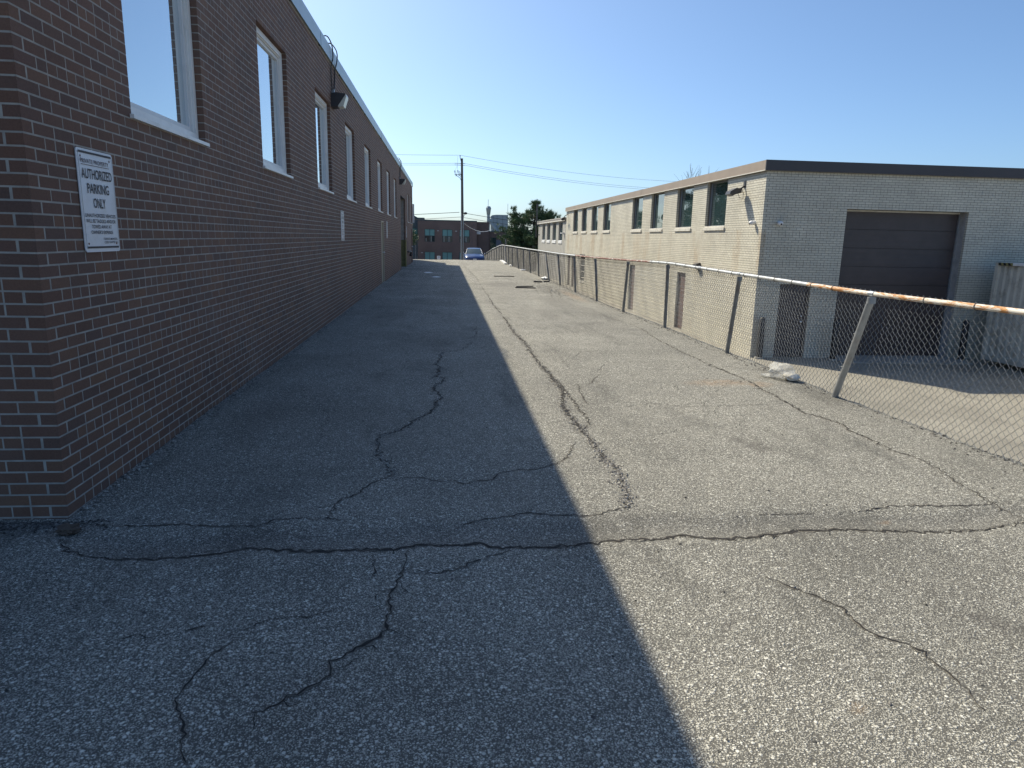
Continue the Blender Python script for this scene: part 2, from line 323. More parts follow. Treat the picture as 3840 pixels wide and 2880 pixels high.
# ------------------------------------------------------------------ ground
PROF_Y = [-50, 36, 41, 44, 46.5, 49, 52, 60, 65, 74, 80, 88, 96]
PROF_Z = [0, 0, -.06, -.11, -.07, 0.0, -.07, -.45, -.76, -1.35, -1.85, -3.1, -3.2]
CRACKS=[
(10,[(0.66,12.81),(0.58,12.48),(0.49,11.94),(0.56,11.87),(0.48,11.25),(0.32,10.98),(0.12,10.73),(0.05,10.49),(-0.12,10.51)]),
(16,[(0.42,10.57),(0.34,10.51),(0.32,10.23),(0.23,9.96),(0.01,9.75),(-0.07,9.55),(-0.05,9.19),(-0.13,8.84),(-0.07,8.61),(-0.09,8.23),(-0.09,7.99),(-0.01,7.89),(-0.04,7.67),(-0.11,7.49),(-0.11,7.28),(-0.06,7.06),(-0.04,6.88),(-0.08,6.71),(-0.09,6.43),(-0.16,6.2),(-0.24,6.04),(-0.3,5.83),(-0.36,5.7),(-0.43,5.57),(-0.52,5.5),(-0.53,5.3),(-0.51,5.18),(-0.51,5.04),(-0.47,4.87),(-0.41,4.77),(-0.4,4.65),(-0.35,4.49)]),
(9,[(-0.35,4.49),(-0.45,4.4),(-0.51,4.28),(-0.55,4.15),(-0.62,4.07),(-0.65,3.98),(-0.65,3.89),(-0.66,3.77)]),
(8,[(-0.35,4.49),(-0.28,4.46),(-0.14,4.45),(-0.06,4.38),(0.07,4.38),(0.12,4.32),(0.21,4.39),(0.32,4.39),(0.35,4.49),(0.38,4.54),(0.46,4.58),(0.57,4.62),(0.58,4.58),(0.69,4.64),(0.77,4.71),(0.84,4.78),(0.95,4.98),(1.01,5.21),(1.06,5.29)]),
(7,[(-1.45,8.04),(-1.28,8.03),(-0.93,8.05),(-0.54,8.04),(-0.21,8.01),(0.05,7.93),(0.37,7.78),(0.76,7.74),(1.01,7.71),(1.09,7.72)]),
(6,[(0.2,7.28),(0.34,7.17),(0.51,7.02),(0.9,6.86),(0.92,6.82),(1.12,6.76)]),
(6,[(-0.03,6.75),(0.1,6.74),(0.27,6.73)]),
(6,[(-0.24,6.05),(-0.33,6.04),(-0.47,5.96)]),
(7,[(0.11,8.5),(0.18,8.31),(0.21,8.1),(0.18,7.83)]),
(26,[(1.11,46.12),(1.11,38.0),(1.25,28.86),(1.22,21.12),(1.18,16.81),(1.2,13.39),(1.18,11.92),(1.26,10.89),(1.24,9.88),(1.24,8.71),(1.27,8.13),(1.26,7.62),(1.27,7.17),(1.17,6.63),(1.15,6.17),(1.18,5.86),(1.18,5.63),(1.2,5.28),(1.2,5.03),(1.19,4.84),(1.23,4.72),(1.23,4.51),(1.19,4.34),(1.18,4.15),(1.12,3.91)]),
(13,[(1.27,8.13),(1.31,7.39),(1.3,7.03),(1.3,6.57),(1.31,6.22),(1.29,5.91),(1.18,5.63)]),
(10,[(3.48,34.59),(3.4,26.55),(3.4,21.51)]),
(13,[(3.4,21.51),(3.4,18.25),(3.48,17.06),(3.47,14.49),(3.56,13.59),(3.61,13.13),(3.6,12.08),(3.51,11.09),(3.5,10.39),(3.5,9.7),(3.51,9.15),(3.53,8.61),(3.56,8.07),(3.57,7.6),(3.53,7.25),(3.54,6.99),(3.53,6.79),(3.52,6.61),(3.46,6.16),(3.54,6.05),(3.62,5.8),(3.58,5.6),(3.6,5.4),(3.6,5.2),(3.61,4.97),(3.67,4.76),(3.64,4.53),(3.57,4.24),(3.56,4.06),(3.55,3.92),(3.55,3.82),(3.56,3.68)]),
(8,[(3.55,3.92),(3.41,3.89),(3.19,3.87),(2.96,3.87),(2.78,3.86),(2.64,3.81),(2.54,3.79)]),
(6,[(2.26,3.77),(1.95,3.76),(1.82,3.74)]),
(20,[(-2.02,3.6),(-1.9,3.44),(-1.78,3.38),(-1.63,3.34),(-1.5,3.33),(-1.36,3.33),(-1.23,3.35),(-1.11,3.37),(-1.02,3.41),(-0.87,3.39),(-0.66,3.36),(-0.5,3.36),(-0.26,3.36),(-0.15,3.41),(-0.0,3.39),(0.19,3.41),(0.28,3.37),(0.48,3.36),(0.65,3.37),(0.83,3.42),(1.01,3.44),(1.19,3.44),(1.32,3.48),(1.49,3.42),(1.71,3.43),(1.8,3.47),(1.92,3.47),(2.01,3.51),(2.06,3.51),(2.18,3.5),(2.24,3.52),(2.41,3.5),(2.59,3.48),(2.83,3.47),(3.08,3.48),(3.27,3.53),(3.49,3.6)]),
(10,[(-1.94,3.79),(-1.71,3.75),(-1.63,3.74),(-1.42,3.74),(-1.21,3.71),(-1.05,3.7),(-0.95,3.77),(-0.87,3.78),(-0.67,3.77),(-0.55,3.73)]),
(10,[(0.1,3.68),(0.21,3.75),(0.31,3.77),(0.44,3.82),(0.5,3.84),(0.63,3.81),(0.82,3.79),(0.91,3.8),(0.99,3.87),(1.09,3.89)]),
(13,[(-0.19,3.35),(-0.2,3.25),(-0.2,3.13),(-0.22,3.03),(-0.24,2.95),(-0.25,2.85),(-0.23,2.78),(-0.24,2.7),(-0.24,2.62),(-0.28,2.55),(-0.33,2.51),(-0.38,2.46),(-0.39,2.43),(-0.44,2.41),(-0.42,2.36),(-0.42,2.32),(-0.49,2.25),(-0.56,2.19),(-0.64,2.12)]),
(8,[(0.38,3.36),(0.31,3.3),(0.22,3.26),(0.12,3.18),(0.06,3.14),(-0.02,3.1),(-0.17,3.09)]),
(7,[(-0.37,3.33),(-0.35,3.24),(-0.34,3.09),(-0.28,3.03)]),
(7,[(-1.35,2.58),(-1.26,2.61),(-1.22,2.63),(-1.16,2.6),(-1.11,2.62),(-1.04,2.66),(-0.95,2.68)]),
(7,[(-0.92,2.61),(-0.86,2.6),(-0.81,2.65),(-0.74,2.71),(-0.68,2.73),(-0.58,2.73),(-0.48,2.78)]),
(8,[(-0.84,2.56),(-0.89,2.48),(-0.9,2.39),(-0.92,2.29),(-0.93,2.21),(-0.89,2.14),(-0.86,2.08),(-0.83,1.99),(-0.79,1.91)]),
(10,[(1.56,2.98),(1.63,2.88),(1.7,2.8),(1.73,2.74),(1.77,2.67),(1.78,2.6),(1.76,2.51),(1.79,2.46),(1.84,2.41),(1.89,2.38),(1.92,2.32),(1.91,2.24),(1.93,2.16),(1.92,2.09),(1.9,2.02),(1.9,1.98)]),
(6,[(1.65,9.21),(1.75,9.22),(1.95,9.71),(2.2,9.81),(2.32,9.85)]),
(7,[(1.79,8.23),(1.93,8.38),(2.07,8.73),(2.23,8.84),(2.3,9.01)]),
(8,[(1.55,7.43),(1.68,7.62),(1.74,7.83),(1.9,8.14)]),
(8,[(1.39,7.42),(1.51,7.53),(1.45,7.24),(1.43,6.89),(1.42,6.6)]),
(6,[(1.33,6.25),(1.51,6.39),(1.78,6.51),(2.08,6.63),(2.42,6.49),(2.78,6.49),(3.31,6.51)]),
(5,[(1.86,6.33),(2.01,6.33),(2.08,6.26),(2.4,6.27),(2.77,6.24)]),
(5,[(2.19,8.45),(2.53,8.46),(2.8,8.41),(3.3,8.48),(3.96,8.69)]),
(5,[(2.94,10.43),(3.31,10.75),(4.19,10.93)]),
(6,[(2.78,12.73),(3.37,12.84),(3.76,13.25),(4.16,13.4)]),
(7,[(1.98,11.73),(2.14,12.08),(2.16,12.33)]),
(5,[(1.27,11.7),(1.68,11.71)]),
(5,[(3.49,6.21),(3.67,6.29),(3.93,6.29),(4.23,6.29)]),
(5,[(2.83,6.48),(3.11,6.5),(3.39,6.55),(3.52,6.64)]),
]

def sorted_line(pts):
    a = np.array(sorted(pts)); return a[:, 0], a[:, 1]
LOWX, LOWY = sorted_line(CRACKS[15][1])
def gz(x, y):
    x = np.asarray(x, float); y = np.asarray(y, float)
    z = np.interp(y, PROF_Y, PROF_Z)
    z = z+0.006*np.sin(0.9*x+0.5*y)+0.005*np.sin(2.3*x-1.1*y+1)+0.003*np.sin(4.1*y+2.2*x)+0.010*np.sin(0.33*y+0.8*x+2)*np.clip((y-5)/10, 0, 1)
    yl = np.interp(x, LOWX, LOWY)
    d = y-yl
    z = z-0.018*np.exp(-((d-0.17)/0.15)**2)+0.006*np.exp(-((d+0.10)/0.12)**2)        # settled strip behind the cross crack
    z = z-0.010*np.exp(-((x-1.22)/0.14)**2)*np.clip((y-3.6)/1.5, 0, 1)                # long joint has sunk a little
    z = z-0.006*np.exp(-((x-3.52)/0.12)**2)*np.clip((y-3.6)/1.5, 0, 1)
    z = z-0.02*np.clip((x-3.9)/0.5, 0, 1)
    return z
EDGE_Y = [-6, 4.6, 6.9, 9.8, 12.8, 15.8, 18.3, 21, 30, 60, 90]
EDGE_X = [4.75, 4.46, 4.28, 4.26, 4.27, 4.22, 4.14, 4.10, 4.12, 4.14, 4.14]
def edge(y): return np.interp(y, EDGE_Y, EDGE_X)
ys = np.concatenate([np.arange(-5, 0.8, .3), np.arange(.8, 12, .045), np.arange(12, 30, .13), np.arange(30, 89, .4)])
us = np.concatenate([np.arange(-14, -3.2, .4), np.arange(-3.2, 0.0, .045), np.linspace(0, 1, 95)])
nneg = int((us < 0).sum())
GX = np.zeros((len(ys), len(us))); GY = np.repeat(ys[:, None], len(us), 1)
for j, u in enumerate(us):
    if j < nneg: GX[:, j] = u
    else: GX[:, j] = u*(edge(ys)+0.015*np.sin(ys*7)+0.012*np.sin(ys*17.3))
GZ = gz(GX, GY)
nz = rng.normal(0, 1, GZ.shape)*0.0012; nz[ys > 14] = 0; GZ = GZ+nz
H_, W_ = GX.shape
idx = np.arange(H_*W_).reshape(H_, W_)
q = np.stack([idx[:-1, :-1], idx[:-1, 1:], idx[1:, 1:], idx[1:, :-1]], -1).reshape(-1, 4)
V = np.stack([GX, GY, GZ], -1).reshape(-1, 3)
alley = np_mesh('alley_pavement', V, q, M_alley, smooth=True); tag(alley, 'cracked worn grey asphalt alley running between the buildings', kind='structure')
yl = np.interp(GX, LOWX, LOWY); d = GY-yl
bulge = 0.34+0.05*np.sin(GX*1.7)
patch = np.clip(np.minimum((d+0.02)/0.05, (bulge-d)/0.07), 0, 1)*np.clip((GX+2.1)/0.3, 0, 1)
def ell(cx, cy, rx, ry, a=0.0):
    ca, sa = math.cos(a), math.sin(a); X = GX-cx; Y = GY-cy
    r = np.sqrt(((X*ca+Y*sa)/rx)**2+((-X*sa+Y*ca)/ry)**2); return np.clip(1.6-1.6*r, 0, 1)
oil = np.zeros_like(GX)
for e in [(2.42, 2.50, .10, .10), (2.36, 2.58, .08, .05), (2.5, 5.1, .13, .22), (2.42, 5.3, .1, .15), (-0.12, 10.6, .35, .45), (-0.1, 9.9, .2, .25), (2.61, 3.64, .03, .03),
          (1.21, 2.55, .035, .03), (1.24, 2.25, .035, .03), (1.42, 2.03, .03, .02), (-1.6, 6.0, .3, .8), (-1.2, 14, .5, 1.6), (2.9, 18, .5, 2), (2.2, 14.5, .3, 1.2), (0.2, 20, .5, 2.5), (2.0, 24, .9, 2.5)]:
    oil = np.maximum(oil, ell(*e)*(0.9 if e[2] < .2 else 0.55))
rustm = np.zeros_like(GX)
for e in [(3.2, 7.6, .5, .22), (3.6, 7.5, .2, .2), (2.62, 3.64, .05, .03), (1.45, 2.02, .05, .03), (3.7, 20, .2, 2.5)]:
    rustm = np.maximum(rustm, ell(*e))
wear = np.stack([patch, oil, rustm, np.ones_like(oil)], -1).reshape(-1).astype(np.float32)
at = alley.data.color_attributes.new('wear', 'FLOAT_COLOR', 'POINT'); at.data.foreach_set('color', wear)

def crack_ribbon(pts, w, jag=1.0):
    """an open crack as an uneven strip following the surface"""
    P = [Vector((x, y, 0)) for x, y in pts]
    out = [P[0]]
    for a, b in zip(P, P[1:]):
        L = (b-a).length; n = max(2, int(L/(0.022 if a.y < 9 else 0.06 if a.y < 16 else 0.25))); t = (b-a).normalized(); nn = Vector((-t.y, t.x, 0))
        for i in range(1, n+1):
            k = i/n; off = random.gauss(0, 1)*min(0.014 if w > .009 else .007, L*0.08)*jag
            out.append(a+(b-a)*k+nn*off)
    n = len(out); vs = []; fs = []
    for i, p in enumerate(out):
        t = (out[min(i+1, n-1)]-out[max(i-1, 0)]).normalized(); nn = Vector((-t.y, t.x, 0))
        end = min(1, 4*i/n, 4*(n-1-i)/n)
        ww = w*0.5*(0.35+0.65*end)*random.choice((.35, .6, .8, 1.1, 1.6))
        if p.y > 10: ww *= max(.55, 1-(p.y-10)/30)
        l = p+nn*ww*random.uniform(.6, 1.3); r = p-nn*ww*random.uniform(.6, 1.3)
        for s in (l, r): vs.append((s.x, s.y, float(gz(s.x, s.y))+0.0035))
    gap = 0
    for i in range(n-1):
        if out[i].y > 13 and gap <= 0 and random.random() < .10: gap = random.randint(1, 4)
        if gap > 0: gap -= 1; continue
        fs.append((2*i, 2*i+1, 2*i+3, 2*i+2))
    return vs, fs
RC = random.Random(21)
for k in range(34):          # hairlines
    x, y = (RC.uniform(1.4, 3.9), RC.uniform(4.2, 17)) if k < 24 else (RC.uniform(-1.9, 0.6), RC.uniform(4, 14))
    a = RC.choice([0, PI/2, .3, 1.2])+RC.gauss(0, .35); L = RC.uniform(.3, 1.3)*(1+y/14); sp = [(x, y)]
    for q_ in range(6):
        a += RC.gauss(0, .33); sp.append((min(3.95, max(-2.0, sp[-1][0]+math.cos(a)*L/6)), sp[-1][1]+math.sin(a)*L/6))
    CRACKS.append((RC.choice([3, 4, 5]), sp))
for w, pts in CRACKS:
    if w >= 8:
        st_ = random.getstate(); e_ = MB(); vs, fs = crack_ribbon(pts, (w+1.2)/1000*1.7); e_.add([(x, y, z-.0022) for x, y, z in vs], fs); e_.build('crack_edge', M_crumb, alley); random.setstate(st_)
    m_ = MB(); vs, fs = crack_ribbon(pts, (w+1.2)/1000*(0.82 if w > 13 else .68)); m_.add(vs, fs)
    if w >= 20:
        vs, fs = crack_ribbon([(x+random.gauss(0, .012), y+random.gauss(0, .012)) for x, y in pts], w/1000*0.35, 1.6)
        m_.add([(x, y, z+0.0006) for x, y, z in vs], fs)
    if w >= 13:   # short side cracks
        for _ in range(int(len(pts)*0.5)):
            x, y = random.choice(pts)
            if y > 16: continue
            a = random.uniform(0, 2*PI); L = random.uniform(.05, .16)
            sp = [(x, y)]
            for k in range(4): a += random.gauss(0, .5); sp.append((sp[-1][0]+math.cos(a)*L/4, sp[-1][1]+math.sin(a)*L/4))
            vs, fs = crack_ribbon(sp, 0.005); m_.add([(x, y, z+0.0011) for x, y, z in vs], fs)
    m_.build('crack', M_crack, alley)

# pavement edge, retaining wall and the lower lot
LZ = -1.57
yy = np.arange(-6, 66, 0.5)
m_ = MB()
for a, b in zip(yy[:-1], yy[1:]):
    xa, xb = float(edge(a))-.02, float(edge(b))-.02; za, zb = float(gz(xa, a))-.012, float(gz(xb, b))-.012
    m_.add([(xa, a, za), (xb, b, zb), (xb+.0, b, LZ-.4), (xa+.0, a, LZ-.4), (xa-.25, a, za-.03), (xb-.25, b, zb-.03)], [(0, 1, 2, 3), (0, 4, 5, 1)])
o = m_.build('retaining_wall', M_conc); tag(o, 'low concrete retaining wall under the fence at the alley edge', 'wall')
m_ = MB(); nx = 60
xs = np.linspace(3.9, 60, nx); y2 = np.linspace(-12, 68, 80); XX, YY = np.meshgrid(xs, y2)
ZZ = LZ+0.012*np.sin(XX*.7+YY*.4)+0.008*np.sin(YY*1.3)
ii = np.arange(XX.size).reshape(XX.shape)
lot = np_mesh('lot_pavement', np.stack([XX, YY, ZZ], -1).reshape(-1, 3), np.stack([ii[:-1, :-1], ii[:-1, 1:], ii[1:, 1:], ii[1:, :-1]], -1).reshape(-1, 4), M_lot, smooth=True)
tag(lot, 'sunlit beige asphalt lot lying lower beyond the fence', kind='structure')
o = MB().quad((-2500, -2500, -3.6), (2500, -2500, -3.6), (2500, 2500, -3.6), (-2500, 2500, -3.6)).build('ground', simple('dry_ground', (0.16, 0.15, 0.11), 0.95, nsc=0.2)); tag(o, kind='structure')
o = MB().quad((-90, 84, -3.15), (90, 84, -3.15), (90, 93.5, -3.15), (-90, 93.5, -3.15)).build('street', M_street); tag(o, 'asphalt cross street in the dip beyond the alley crest', kind='structure')

# ------------------------------------------------------------------ walls of bricks
CH = 0.067
def wall_slab(mb, O, U, Nn, length, z0, z1, openings, thick, rec=0.0006):
    """mortar body with real openings; front face lies rec behind the brick faces"""
    us_ = sorted({0.0, length, *[v for o in openings for v in o[:2]]}); zs_ = sorted({z0, z1, *[min(max(v, z0), z1) for o in openings for v in o[2:4]]})
    def P(u, z, d): p = O+U*u-Nn*d; return (p.x, p.y, z)
    for u0, u1 in zip(us_, us_[1:]):
        for a, b in zip(zs_, zs_[1:]):
            um, zm = (u0+u1)/2, (a+b)/2
            if any(o[0] < um < o[1] and o[2] < zm < o[3] for o in openings): continue
            mb.add([P(u0, a, rec), P(u1, a, rec), P(u1, b, rec), P(u0, b, rec)], [(0, 1, 2, 3)])
    for o in openings:
        u0, u1, a, b = o[:4]; a = max(a, z0); b = min(b, z1); e = 0.004
        u0 -= e; u1 += e; b += e; a -= e
        mb.add([P(u0, a, rec), P(u0, b, rec), P(u0, b, thick), P(u0, a, thick)], [(0, 1, 2, 3)])
        mb.add([P(u1, a, rec), P(u1, b, rec), P(u1, b, thick), P(u1, a, thick)], [(0, 1, 2, 3)])
        mb.add([P(u0, b, rec), P(u1, b, rec), P(u1, b, thick), P(u0, b, thick)], [(0, 1, 2, 3)])
        mb.add([P(u0, a, rec), P(u1, a, rec), P(u1, a, thick), P(u0, a, thick)], [(0, 1, 2, 3)])
def course_layout(length, z0, rows, openings, first, hd=4, jit=0.0012):
    """list of (u0, u1, z0, z1); first: 0 = this wall turns the corner on even courses"""
    out = []
    for r in range(rows):
        za = z0+r*CH; zb = za+CH-0.010
        head = (r % 6 == hd); even = (r % 2 == first)
        u = 0.0 if even else 0.1; spans = []
        if head and even: spans.append((0, .19)); u = .2
        L = 0.1 if head else 0.2
        while u < length-0.03:
            spans.append((u, min(u+L-0.010, length))); u += L
        zm = (za+zb)/2
        cuts = [(o[0], o[1]) for o in openings if o[2] < zm < o[3]]
        for a, b in spans:
            parts = [(a, b)]
            for c0, c1 in cuts:
                nw = []
                for p0, p1 in parts:
                    if p1 <= c0+1e-4 or p0 >= c1-1e-4: nw.append((p0, p1)); continue
                    if p0 < c0-0.03: nw.append((p0, c0))
                    if p1 > c1+0.03: nw.append((c1, p1))
                parts = nw
            for c0, c1 in cuts: parts = [(c1 if abs(p0-c1) < .03 else p0, c0 if abs(p1-c0) < .03 else p1) for p0, p1 in parts]
            for p0, p1 in parts: out.append((p0+(random.uniform(-jit, jit) if p0 > .01 else -.0002), p1+random.uniform(-jit, jit), za, zb+random.uniform(-.0008, .0008)))
    return out
def brick_verts(O, U, Nn, b, depth, jd, ch=0.0004):
    u0, u1, z0, z1 = b
    def P(u, z, d): p = O+U*u-Nn*d; return (p.x, p.y, z)
    return [P(u0, z0, depth), P(u1, z0, depth), P(u1, z1, depth), P(u0, z1, depth),
            P(u0, z0, jd+ch), P(u1, z0, jd+ch), P(u1, z1, jd+ch), P(u0, z1, jd+ch),
            P(u0+ch, z0+ch, jd), P(u1-ch, z0+ch, jd), P(u1-ch, z1-ch, jd), P(u0+ch, z1-ch, jd)]
BF = [(0, 1, 5, 4), (1, 2, 6, 5), (2, 3, 7, 6), (3, 0, 4, 7), (4, 5, 9, 8), (5, 6, 10, 9), (6, 7, 11, 10), (7, 4, 8, 11), (8, 9, 10, 11)]
def lay_bricks(parent, walls, mat_, depth=0.085, ntop=300):
    """walls: (O, U, N, bricks). The ntop largest in the picture become objects, the rest one joined part"""
    allb = []
    for wi, (O, U, Nn, bl) in enumerate(walls):
        a = np.array(bl); mid = (a[:, :2].sum(1)/2)[:, None]*np.array(U)[None]+np.array(O)[None]; mid[:, 2] = (a[:, 2]+a[:, 3])/2
        v = mid-CAM_O; dd = np.linalg.norm(v, axis=1); dep = v@CF
        px = 1920+FPX*(v@CR)/dep; py = 1440-FPX*(v@CU)/dep
        area = (a[:, 1]-a[:, 0])*np.abs((v@np.array(Nn))/dd)/dd**2
        area[(dep < .2) | (px < -60) | (px > 3900) | (py < -40) | (py > 2900)] = 0
        for k in range(len(bl)): allb.append((float(area[k]), wi, k))
    allb.sort(reverse=True)
    top = {(w, k) for ar, w, k in allb[:ntop] if ar > 0}
    vs = []; cache = {}
    wm = world_of(parent).inverted()
    for wi, (O, U, Nn, bl) in enumerate(walls):
        for k, b in enumerate(bl):
            jd = random.uniform(-.0004, .0002)
            if (wi, k) in top:
                w = round(b[1]-b[0], 2)
                key = (wi, w)
                if key not in cache:
                    me = bpy.data.meshes.new('brick'); hw = w/2; hh = (CH-0.010)/2
                    me.from_pydata(brick_verts(Vector((0, 0, 0)), U, Nn, (-hw, hw, -hh, hh), depth, 0), [], BF); me.materials.append(mat_); me.update(); cache[key] = me
                o = bpy.data.objects.new('brick', cache[key]); COL.objects.link(o)
                p = O+U*((b[0]+b[1])/2)-Nn*jd; p = Vector((p.x, p.y, (b[2]+b[3])/2))
                o.parent = parent; o.matrix_parent_inverse = wm; o.location = p
            else: vs.append(brick_verts(O, U, Nn, b, depth, jd))
    V_ = np.array(vs).reshape(-1, 3); n = len(vs)
    F_ = (np.array(BF)[None]+(np.arange(n)*12)[:, None, None]).reshape(-1, 4)
    o = np_mesh('bricks', V_, F_, mat_, parent); tag(o, kind='stuff'); return o

# ================================================================== brown brick building on the left
LX, LY0, LLEN = -2.13, 3.9, 42.8
bl = empty('brick_building', (LX, LY0, 0), label='long dark brown brick building with tall narrow windows along the left of the alley', cat='building')
OPW = [(a-LY0, a-LY0+1.5, 2.345, 2.345+24*CH) for a in (5.2, 8.7, 12.3, 15.8, 19.4, 23.0, 26.5, 30.1, 40.8, 44.3)]
DOOR_L = (23.8-LY0, 24.8-LY0, -.134, 31*CH); REC = (34.4-LY0, 38.3-LY0, -.134, 52*CH)
EXIT = (45.0-LY0, 45.9-LY0, -.134, 31*CH)
OPS = OPW+[DOOR_L, REC, EXIT]
UY = Vector((0, 1, 0)); UX = Vector((1, 0, 0))
m_ = MB()
wall_slab(m_, Vector((LX, LY0, 0)), UY, UX, LLEN, -.14, 4.72, OPS, 0.34)
m_.box(-12, LX-.003, LY0+.0006, LY0+.3, -.14, 4.72)               # front wall body
m_.box(-12, LX-.003, LY0+LLEN-.3, LY0+LLEN-.0006, -.14, 4.72)
m_.build('wall', M_mortar, bl)
side = course_layout(LLEN, -2*CH, 72, OPS, 0, 2)
front = course_layout(5.0, -2*CH, 72, [], 1, 2)
endw = course_layout(2.0, -2*CH, 72, [], 1, 2)
lay_bricks(bl, [(Vector((LX, LY0, 0)), UY, UX, side), (Vector((LX, LY0, 0)), -UX, -UY, front), (Vector((LX, LY0+LLEN, 0)), -UX, UY, endw)], M_brick)
m_ = MB(); m_.box(-12, LX-.36, LY0+.31, LY0+LLEN-.31, 4.5, 4.62); m_.build('roof', M_roof, bl)
m_ = MB(); m_.box(-11.9, LX-.6, LY0+.35, LY0+LLEN-.35, -.1, 4.45); m_.build('interior_core', M_dark, bl)
# sheet metal coping, one panel after another
j = LY0-.03
while j < LY0+LLEN:
    L = min(2.27 if j > LY0 else 2.15, LY0+LLEN+.03-j)
    m_ = MB(); x0 = LX+random.uniform(.028, .034)
    m_.prism([(x0, 4.705+random.uniform(-.004, .004)), (x0+.012, 4.70), (x0+.006, 4.95), (x0-.32, 4.90), (x0-.32, 4.85), (x0-.02, 4.90)], 1, j, j+L-.012)
    m_.build('coping_panel', M_coping, bl)
    m_ = MB(); m_.box(LX+.0, LX+.022, j+L-.03, j+L+.018, 4.705, 4.935); m_.build('coping_seam', M_black, bl)
    j += L
m_ = MB(); m_.prism([(LY0-.032, 4.70), (LY0-.038, 4.95), (LY0+.3, 4.89)], 0, -12, LX+.03); m_.build('coping_panel', M_coping, bl)
def window_left(u0, u1, z0, z1):
    y0, y1 = LY0+u0+.006, LY0+u1-.006; z0 += .03; z1 -= .008
    f = MB(); xf = LX-.055; T = .062
    def frame(mb, x0, x1, i, T):
        mb.box(x0, x1, y0+i, y0+i+T, z0+i, z1-i); mb.box(x0, x1, y1-i-T, y1-i, z0+i, z1-i)
        mb.box(x0, x1, y0+i+T, y1-i-T, z0+i, z0+i+T); mb.box(x0, x1, y0+i+T, y1-i-T, z1-i-T, z1-i)
    frame(f, xf-.10, xf, 0, T); frame(f, xf-.10, xf-.018, T, .012)
    w = f.build('window', M_vinyl, bl)
    s = MB(); frame(s, xf-.09, xf-.035, T+.014, .035); put_ = s.build('sash', M_sash, w)
    g = MB(); i = T+.045; g.box(xf-.075, xf-.06, y0+i, y1-i, z0+i, z1-i); g.build('pane', M_glassL, w)
    k = MB(); k.box(LX-.08, LX+.028, y0-.03, y1+.03, z0-.034, z0-.006); k.build('sill', M_vinyl, w)
for o_ in OPW: window_left(*o_)
def steel_door(parent, u0, u1, ztop, rec, m_d, name='door', knobside=1):
    y0, y1 = LY0+u0+.005, LY0+u1-.005; z0 = float(gz(LX+.1, (y0+y1)/2))+.01
    d = MB(); d.box(LX-rec-.05, LX-rec, y0+.05, y1-.05, z0, ztop-.05)
    dd = d.build(name, m_d, parent)
    f = MB(); f.box(LX-rec-.03, LX+.012, y0, y0+.05, z0-.02, ztop-.004); f.box(LX-rec-.03, LX+.012, y1-.05, y1, z0-.02, ztop-.004); f.box(LX-rec-.03, LX+.012, y0+.05, y1-.05, ztop-.05, ztop-.004)
    f.build('frame', m_d, dd)
    h = MB(); yk = y1-.13 if knobside > 0 else y0+.13
    h.tube([(LX-rec, yk, z0+1.0), (LX-rec+.045, yk, z0+1.0)], .012); h.sphere((LX-rec+.065, yk, z0+1.0), .03); h.build('knob', M_sash, dd)
    return dd
steel_door(bl, DOOR_L[0], DOOR_L[1], DOOR_L[3], .04, M_door)
steel_door(bl, EXIT[0], EXIT[1], EXIT[3], .04, M_bdoor)
# loading recess
ry0, ry1 = LY0+REC[0], LY0+REC[1]
m_ = MB()
for k in range(7): m_.box(LX-.36, LX-.33+(k % 2)*.003, ry0+.01, ry1-.01, k*.49+.03, (k+1)*.49+.02)
dk = m_.build('loading_door', M_gdoor, bl)
m_ = MB(); m_.box(LX-.33, LX+.004, ry0-.0, ry1+.0, 52*CH-.001, 52*CH+.006); m_.build('lintel', M_bronze, bl)
m_ = MB(); m_.box(LX-.02, LX+.05, ry1-.16, ry1+.02, -.08, 1.38); m_.box(LX-.30, LX-.02, ry1-.03, ry1-.004, -.08, 1.38); m_.build('corner_guard', M_oldyel, bl)
# unseen set-back block, added so its shadow falls across the alley end
wg = empty('added_shade_block', (-3.0, 46.8, 0), label='unseen set-back block added behind the brown brick building to shade the alley end', cat='building')
MB().box(-12, -2.98, 46.75, 50.5, -.3, 4.75).build('wall', simple('shade_block_brick', (0.07, 0.045, 0.036), 0.8), wg)
MB().box(-12, -2.95, 46.74, 50.53, 4.75, 4.98).build('coping_panel', M_coping, wg)

# ================================================================== cream brick building on the right
RX, RY, RTOP = 8.61, 18.6, 3.79
rb = empty('cream_building', (RX, RY, LZ), label='low cream painted brick building with brown fascia on the right beyond the fence', cat='building')
RLEN = 50.1-RY
WIN_R = [(21.2, 22.9), (24.2, 25.9), (27.5, 29.2), (30.5, 32.2), (36.5, 38.2), (39.6, 41.3), (42.7, 44.3), (45.6, 47.3)]
sz = LZ+53*CH; topz = LZ+76*CH
OPR = [(a-RY, b-RY, sz, topz+.01) for a, b in WIN_R]
dz = LZ+31*CH
DR = [(24.4-RY, 25.3-RY, LZ-.1, dz), (31.2-RY, 32.1-RY, LZ-.1, dz), (46.3-RY, 47.2-RY, LZ-.1, dz), (47.9-RY, 48.8-RY, LZ-.1, dz)]
BW = (42.8-RY, 44.2-RY, LZ+9*CH, LZ+33*CH)
OPR2 = OPR+DR+[BW]
GAR = (11.0-RX, 14.6-RX, LZ-.1, LZ+62*CH); SD = (9.3-RX, 10.2-RX, LZ-.1, dz)
ELEN = 13.0
m_ = MB()
wall_slab(m_, Vector((RX, RY, 0)), UY, -UX, RLEN, LZ-.05, topz+.04, OPR2, 0.3, .005)
wall_slab(m_, Vector((RX, RY, 0)), UX, -UY, ELEN, LZ-.05, topz+.04, [GAR, SD], 0.42, .005)
